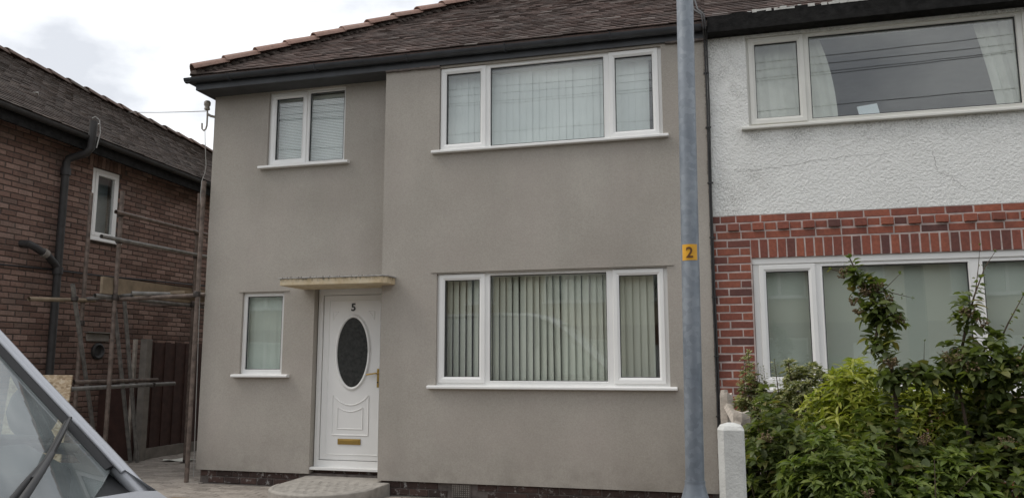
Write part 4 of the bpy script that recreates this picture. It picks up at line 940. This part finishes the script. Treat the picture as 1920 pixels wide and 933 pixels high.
d1.mass((.26, 4.85, .74), (.24, .3, .47), 640, (4, 6), 1.2, noise_amp=.22); d1.mass((.5, 5.0, .7), (.3, .3, .42), 300, (4, 6), 1.2)
for p in ((.42, 4.6, .98), (.2, 4.6, 1.05)): d1.head(p, .035)
d1.done()
v1 = Shrub('viburnum', 'tall viburnum with one thick leafy arching stem rising past the wide pane', (.90, 4.85, .02), 'leaf_dark', .076, .04, 17, 280)
v1.stem([(.90, 4.85, 0), (.895, 4.85, .6), (.895, 4.82, 1.15), (.88, 4.8, 1.42)], .022)
v1.shoot([(.895, 4.82, 1.2), (.88, 4.8, 1.42), (.805, 4.8, 1.56), (.835, 4.8, 1.70), (.785, 4.8, 1.84), (.73, 4.8, 1.95), (.70, 4.8, 2.03)], .012, .02, 1.15, 4, .3)
v1.shoot([(.82, 4.8, 1.62), (.88, 4.78, 1.70), (.93, 4.78, 1.72), (.96, 4.78, 1.66)], .006, .03, .85, 2, .5)
v1.shoot([(.80, 4.8, 1.80), (.88, 4.79, 1.86), (.95, 4.79, 1.93)], .004, .05, .6, 2, .1); v1.shoot([(.80, 4.8, 1.84), (.9, 4.79, 1.83), (1.0, 4.79, 1.80)], .004, .05, .6, 2, .1)
v1.shoot([(.73, 4.8, 1.93), (.66, 4.8, 1.95), (.60, 4.8, 1.97)], .005, .04, .7, 2, .3); v1.shoot([(.84, 4.8, 1.45), (.80, 4.78, 1.50), (.76, 4.78, 1.50)], .005, .03, .9, 2, .6)
for c_, r_, k_ in (((.79, 4.8, 1.85), .075, 13), ((.83, 4.8, 1.72), .085, 16), ((.89, 4.79, 1.67), .075, 11), ((.73, 4.8, 1.92), .05, 6), ((.84, 4.8, 1.56), .06, 8)): v1.mass(c_, (r_, r_, r_), k_, (3, 5), 1.3, False, .3)
v1.mass((1.0, 4.78, 1.36), (.20, .12, .07), 40, (4, 6), 1.25, False, .3); v1.mass((.85, 4.72, .78), (.34, .22, .34), 330, (4, 6), 1.2)
for p, r in (((.66, 4.77, 1.94), .035), ((.76, 4.76, 1.85), .045), ((.83, 4.76, 1.87), .04), ((.70, 4.76, 1.79), .04), ((.88, 4.77, 1.80), .035), ((.72, 4.76, 1.73), .03), ((.92, 4.74, 1.68), .035), ((.86, 4.72, 1.45), .04), ((.79, 4.70, 1.0), .04), ((.98, 4.62, 1.05), .04)): v1.head(p, r)
v1.done()
v2 = Shrub('viburnum', 'bushy viburnum with several thin spreading shoots beside the tall arching one', (1.33, 4.85, .02), 'leaf_dark', .074, .037, 18, 280)
v2.stem([(1.30, 4.9, 0), (1.28, 4.88, .8), (1.22, 4.85, 1.3)], .02)
v2.shoot([(1.20, 4.85, 1.25), (1.235, 4.82, 1.5), (1.27, 4.82, 1.64), (1.32, 4.82, 1.80), (1.36, 4.82, 1.90)], .01, .026, .95, 4, .35); v2.shoot([(1.34, 4.82, 1.85), (1.385, 4.82, 1.96), (1.44, 4.82, 2.04)], .004, .05, .5, 2, .2); v2.shoot([(1.33, 4.82, 1.83), (1.355, 4.82, 1.97), (1.37, 4.82, 2.08)], .003, .06, .45, 2, .2)
v2.shoot([(1.30, 4.85, 1.3), (1.40, 4.83, 1.5), (1.48, 4.83, 1.66), (1.56, 4.83, 1.80)], .008, .035, .75, 2, .3); v2.shoot([(1.4, 4.85, 1.3), (1.52, 4.83, 1.5), (1.60, 4.83, 1.62)], .008, .035, .8, 2, .3)
v2.shoot([(1.1, 4.85, 1.3), (1.05, 4.83, 1.45), (1.06, 4.83, 1.56)], .003, .06, .35, 2, .1)
v2.mass((1.28, 4.8, 1.42), (.18, .15, .14), 90, (4, 6), 1.25, False, .3); v2.mass((1.27, 4.8, 1.68), (.07, .07, .12), 16, (3, 5), 1.3, False); v2.mass((1.54, 4.85, 1.33), (.22, .18, .18), 120, (4, 6), 1.25, False, .28); v2.mass((1.40, 5.0, 1.12), (.3, .15, .14), 120, (4, 6), 1.25, False, .28); v2.mass((1.42, 4.8, .76), (.42, .3, .38), 520, (4, 6), 1.2)
for p, r in (((1.27, 4.76, 1.72), .045), ((1.33, 4.76, 1.66), .04), ((1.17, 4.72, 1.48), .06), ((1.24, 4.68, 1.42), .05), ((1.5, 4.7, 1.40), .05), ((1.35, 4.6, 1.05), .045), ((1.5, 4.6, .95), .05)): v2.head(p, r)
v2.done()
v3 = Shrub('viburnum', 'low leafy viburnum sprawling at the front edge of the garden', (1.0, 4.42, .02), 'leaf_mid', .058, .031, 19, 200)
v3.mass((.95, 4.45, .55), (.45, .18, .32), 260, (4, 6), 1.2, noise_amp=.25); v3.shoot([(.95, 4.4, .5), (.955, 4.36, .8), (.96, 4.35, .98)], .005, .05, .7, 2, .2); v3.shoot([(.66, 4.35, .5), (.64, 4.3, .72), (.63, 4.28, .82)], .005, .03, .8, 3, .2)
v3.head((.64, 4.27, .82), .03); v3.done()

# ================================================================== the parked van
V = thing('parked_van', 'silver grey van parked nose forward at the kerb, its windscreen wiper showing', 'van', (-3.4, 1.25, -.13))
YC = 1.25
prof = [(-1.948, 1.166), (-2.208, 1.391), (-2.458, 1.612), (-2.8, 1.93), (-3.05, 2.12), (-3.3, 2.25), (-3.7, 2.33), (-4.4, 2.36), (-6.2, 2.34)]
def hw(z): return .965 - max(0, z - 1.15) * .13
def rail(sgn, off=0): return [(x, YC + sgn * (hw(z) - off), z) for x, z in [(-1.74, 1.0), (-1.86, 1.095)] + prof]
st_ = [(-1.02, .78, .62), (-1.06, .84, .74), (-1.16, .89, .82), (-1.35, .93, .90), (-1.55, .955, .985), (-1.72, .965, 1.065), (-1.90, .968, 1.15), (-2.05, .97, 1.17), (-3.0, .97, 1.17), (-5.0, .97, 1.17), (-6.15, .96, 1.17), (-6.22, .93, 1.15)]
sec = []
for x, w, z in st_:
    half = [(w * .93, .18), (w * .985, .40), (w, .70 if z > .8 else z - .2), (w, z - .10), (w * .985, z - .045), (w * .95, z - .008), (w * .86, z + .004), (w * .45, z + .02), (0, z + .028)]
    ring_ = [(x, YC + y, q) for y, q in half] + [(x, YC - y, q) for y, q in reversed(half[:-1])]; sec.append(ring_)
n = len(sec[0]); mb = MB()
mb.add([p for r_ in sec[:6] for p in r_], [(i * n + j, i * n + j + 1, (i + 1) * n + j + 1, (i + 1) * n + j) for i in range(5) for j in range(n - 1)] + [tuple(range(n))])
for i in range(5, 7):
    for j in list(range(0, 5)) + list(range(n - 6, n - 1)): mb.add([sec[i][j], sec[i][j + 1], sec[i + 1][j + 1], sec[i + 1][j]], [(0, 1, 2, 3)])
mb.build('bonnet', 'paint', V, smooth=35)
mb = MB(); cut = list(range(0, 5)) + list(range(n - 5, n))
for i in range(7, len(sec) - 1):
    for j in list(range(0, 4)) + list(range(n - 5, n - 1)): mb.add([sec[i][j], sec[i][j + 1], sec[i + 1][j + 1], sec[i + 1][j]], [(0, 1, 2, 3)])
mb.add(sec[-1], [tuple(range(n))])
mb.build('body_side', 'paint', V, smooth=35)
for s in (-1, 1):
    MB().tube(rail(s, .026), .026, 14, sq=1.0).build('windscreen_pillar', 'paint', V, smooth=60)
    MB().tube([(x + .012, y, z + .014) for x, y, z in rail(s, .050)][1:8], .009, 8).build('pillar_trim', 'paint', V, smooth=60)
    # rear side panel and front door window
    def panel(u, v):
        x = -3.42 - 2.75 * u; zt = 2.31; z = 1.15 + (zt - 1.15) * v; return (x, YC + s * (hw(z) - .012), z)
    MB().grid(panel, 6, 6).build('side_panel', 'paint', V, smooth=40)
    dp = [(-2.16, 1.20), (-2.33, 1.46), (-2.6, 1.68), (-2.88, 1.92), (-3.05, 2.02), (-3.36, 2.07), (-3.38, 1.20)]
    MB().add([(x, YC + s * (hw(z) - .02), z) for x, z in dp], [tuple(range(7))]).build('door_window', 'glass_car', V)
    MB().tube([(x, YC + s * (hw(z) - .02), z) for x, z in dp + dp[:2]], .014, 6).build('window_seal', 'trim', V, smooth=60)
    MB().tube([(-2.06, YC + s * .968, 1.165), (-2.5, YC + s * .965, 1.185), (-3.4, YC + s * .965, 1.185)], .02, 6).build('waist_strip', 'trim', V, smooth=60)
    mr_ = MB().grid(lambda u, v: (-2.42 + .06 * math.cos(6.283 * v) * math.sin(math.pi * u), YC + s * (1.0 + .24 * u), 1.28 + .11 * math.sin(6.283 * v) * math.sin(math.pi * u) ** .6), 8, 14).build('door_mirror', 'trim', V, smooth=60)
    MB().lathe([(.02, 0), (.15, 0), (.15, .012), (.02, .012)], (0, 0, 0), 4)
    hl = MB().add([(-1.06, YC + s * .84, .70), (-1.05, YC + s * .55, .66), (-1.16, YC + s * .58, .835), (-1.40, YC + s * .90, .90), (-1.30, YC + s * .935, .80)], [(0, 1, 2, 3, 4)])
    o = hl.build('headlight', 'lamp_glass', V); q = o.modifiers.new('thick', 'SOLIDIFY'); q.thickness = .03; q.offset = 0
    for x in (-1.85, -5.1):
        yw = YC + s * .86
        w_ = MB().lathe([(.20, -.11), (.30, -.11), (.325, -.08), (.325, .08), (.30, .11), (.20, .11)], (x, yw, .195), 28, 'y').build('wheel', 'rubber', V, smooth=35)
        MB().lathe([(.03, s * .10), (.06, s * .115), (.17, s * .10), (.205, s * .09), (.205, -s * .09), (.03, -s * .09)], (x, yw, .195), 20, 'y').build('rim', 'chrome', w_, smooth=35)
def roof_(u, v):
    i = u * 4; k = min(3, int(i)); f = i - k; a_, b_ = prof[4 + k], prof[5 + k]; x = a_[0] + (b_[0] - a_[0]) * f; z = a_[1] + (b_[1] - a_[1]) * f; t_ = 2 * v - 1
    return (x, YC + t_ * (hw(z) - .03), z + .03 + .06 * (1 - t_ * t_))
MB().grid(roof_, 12, 14).build('roof', 'paint', V, smooth=60)
def screen(u, v):
    i = u * 4; k = min(3, int(i)); f = i - k; a_, b_ = prof[k], prof[k + 1]; x = a_[0] + (b_[0] - a_[0]) * f; z = a_[1] + (b_[1] - a_[1]) * f; t_ = 2 * v - 1
    c_ = 1 - t_ * t_; dn = (.05 + .15 * c_) * max(0, 1 - u * 2.5)
    return (x + .14 * c_ * (1 - .4 * u) + dn * 1.1 + .004, YC + t_ * (hw(z) - .055), z + .01 * c_ - dn)
MB().grid(screen, 16, 20).build('windscreen', 'glass_car', V, smooth=60)
for s in (0, 1): MB().tube([tuple(Vector(screen(i / 12, s)) + Vector((.003, 0, .004))) for i in range(13)], .03, 6, sq=.4).build('windscreen_seal', 'rubber', V, smooth=60)
def cowl(u, v):
    p = Vector(screen(0, v)); t_ = 2 * v - 1; return (p.x - .03 + (.15 - .02 * abs(t_)) * u, p.y + .02 * t_, p.z - .012 - .07 * u)
MB().grid(cowl, 6, 20).build('cowl_panel', 'trim', V, smooth=60)
def wiper(uv):
    pts = [Vector(screen(*q)) + Vector((.020, 0, .024)) for q in uv]; p0 = pts[0] + Vector((.09, -.10, -.08))
    w_ = MB().tube([p0, pts[0] + Vector((.012, .0, .012)), pts[1] + Vector((.012, 0, .014)), pts[2] + Vector((.006, 0, .008))], [.014, .012, .010, .008], 8, sq=.7).build('wiper_arm', 'trim', V, smooth=50)
    dn_ = Vector((-.012, .0, -.014)); off = Vector((0, -.035, 0))
    MB().tube([p + dn_ for p in [pts[0] + off, pts[1] + off * .7, pts[2], pts[3], pts[4]]], [.009, .010, .011, .011, .009], 8).build('wiper_blade', 'rubber', w_, smooth=50)
    MB().tube([pts[1] + off * .4, pts[2], pts[3] + Vector((.004, 0, .006)), pts[4]], .006, 6).build('blade_spine', 'trim', w_, smooth=50)
wiper([(.055, .72), (.078, .79), (.098, .855), (.12, .925), (.138, .985)]); wiper([(.05, .20), (.075, .28), (.095, .36), (.11, .44), (.12, .52)])
MB().add([(-1.10, YC - .86, .20), (-1.10, YC + .86, .20), (-1.0, YC + .80, .35), (-.98, YC + .80, .55), (-.98, YC - .80, .55), (-1.0, YC - .80, .35)], [(0, 1, 2, 5), (5, 2, 3, 4)]).build('bumper', 'trim', V)
MB().box(-6.1, -1.6, YC - .85, YC + .85, .10, .22).build('floor_pan', 'trim', V)
MB().prism([(-2.02, .6), (-2.02, 1.12), (-2.2, 1.19), (-2.45, 1.17), (-2.55, 1.05), (-2.55, .6)], 'y', YC - .9, YC + .9).build('dashboard', 'seatcloth', V, bevel=.02)
MB().box(-3.5, -3.46, YC - .88, YC + .88, .25, 2.28).build('bulkhead', 'seatcloth', V)
for s in (-.45, .45):
    z_ = MB().box(-3.35, -2.85, YC + s - .24, YC + s + .24, .55, .78).build('seat', 'seatcloth', V, bevel=.05)
    MB().prism([(-3.30, .75), (-3.18, .75), (-3.34, 1.38), (-3.42, 1.38)], 'y', YC + s - .23, YC + s + .23).build('backrest', 'seatcloth', z_, bevel=.04); MB().box(-3.45, -3.36, YC + s - .13, YC + s + .13, 1.42, 1.62).build('headrest', 'seatcloth', z_, bevel=.04)
th = [2 * math.pi * i / 24 for i in range(26)]
MB().tube([(-2.62 - .08 * math.sin(q), YC - .45 + .19 * math.cos(q), 1.10 + .17 * math.sin(q)) for q in th], .014, 8, cap=False).build('steering_wheel', 'trim', V, smooth=60)

# ================================================================== across the street: what the windows reflect
def far_house(x0, x1, y, label):
    h = thing('opposite_house', label, 'house', ((x0 + x1) / 2, y, 0), 'houses across the street')
    ws = [(x0 + .8, x0 + 3.4, 1.0, 2.3), (x0 + .8, x0 + 3.4, 3.7, 4.8), (x1 - 1.7, x1 - .6, 3.7, 4.8), (x1 - 1.75, x1 - .75, 0.0, 2.1)]
    q = MB().facade(-x1, -x0, 2.8, 5.0, [(-w[1], -w[0], w[2], w[3]) for w in ws], 0, .25); q.v = [(-a_, y - b_, c_) for a_, b_, c_ in q.v]; q.build('wall', 'house_cream', h)
    q = MB().facade(-x1, -x0, -.1, 2.8, [(-w[1], -w[0], w[2], w[3]) for w in ws], 0, .25); q.v = [(-a_, y - b_ - .004, c_) for a_, b_, c_ in q.v]; q.build('wall', 'house_brick', h)
    MB().box(x0, x0 + .2, y - 7, y - .26, -.1, 5).build('wall', 'house_brick', h); MB().box(x1 - .2, x1, y - 7, y - .26, -.1, 5).build('wall', 'house_brick', h); MB().box(x0, x1, y - 7.2, y - 7, -.1, 5).build('wall', 'house_brick', h); MB().box(x0 + .2, x1 - .2, y - 4, y - 3.9, -.1, 5).build('partition', 'room', h)
    MB().add([(x0 - .3, y + .3, 4.95), (x1 + .3, y + .3, 4.95), (x1 + .3, y - 7.4, 4.95), (x0 - .3, y - 7.4, 4.95), (x0 + 2.2, y - 3.6, 7.6), (x1 - 2.2, y - 3.6, 7.6)], [(0, 1, 5, 4), (1, 2, 5), (2, 3, 4, 5), (3, 0, 4), (3, 2, 1, 0)]).build('roof', 'tile', h)
    for a_, b_, c_, d_ in ws[:3]:
        f = MB(); m_ = [a_, a_ + (b_ - a_) / 3, a_ + 2 * (b_ - a_) / 3, b_] if b_ - a_ > 2 else [a_, (a_ + b_) / 2, b_]
        for u in m_: f.box(u - .05, u + .05, y - .14, y - .06, c_, d_)
        f.box(a_, b_, y - .135, y - .065, c_, c_ + .08); f.box(a_, b_, y - .135, y - .065, d_ - .08, d_); f.box(a_ - .1, b_ + .1, y - .1, y + .1, c_ - .05, c_)
        w = f.build('window', 'upvc', h)
        MB().box(a_, b_, y - .11, y - .10, c_, d_).build('pane', 'glass', w); MB().box(a_, b_, y - .3, y - .29, c_, d_).build('inner_curtain', 'net', w)
    a_, b_, c_, d_ = ws[3]; MB().box(a_, b_, y - .2, y - .12, c_, d_).build('door', 'upvc', h)
for i, (x0, lb) in enumerate(((-21.5, 'cream-rendered house across the street, furthest up the road'), (-14.6, 'cream-rendered house across the street facing the driveway'), (-7.4, 'cream-rendered house directly across the street from the grey house'), (-.6, 'cream-rendered house across the street from the red brick one'), (6.6, 'cream-rendered house across the street, furthest down the road'))): far_house(x0, x0 + 6.6, -12.5, lb)
for x, lb in ((-27, 'timber telegraph pole on the far pavement up the road'), (22, 'timber telegraph pole on the far pavement down the road')):
    tp = thing('telegraph_pole', lb, 'pole', (x, -5.6, 0), 'telegraph poles'); MB().tube([(x, -5.6, -.3), (x, -5.6, 10.7)], [.15, .1], 14).build('pole_shaft', 'pole_wood', tp, smooth=40); MB().box(x - .05, x + .05, -6.4, -4.8, 10.3, 10.42).build('crossarm', 'pole_wood', tp)
for k, (y, z, sg) in enumerate(((-6.3, 10.42, .55), (-5.9, 10.42, .95), (-5.3, 10.42, 1.25), (-4.9, 10.42, .85), (-5.6, 9.0, .6))):
    tag(MB().tube([(-27 + 49 * i / 30, y, z - sg * 4 * (i / 30) * (1 - i / 30)) for i in range(31)], .010, 5).build('overhead_wire', 'cable'), 'black overhead wire strung between the telegraph poles', 'cable', 'overhead wires along the far pavement')
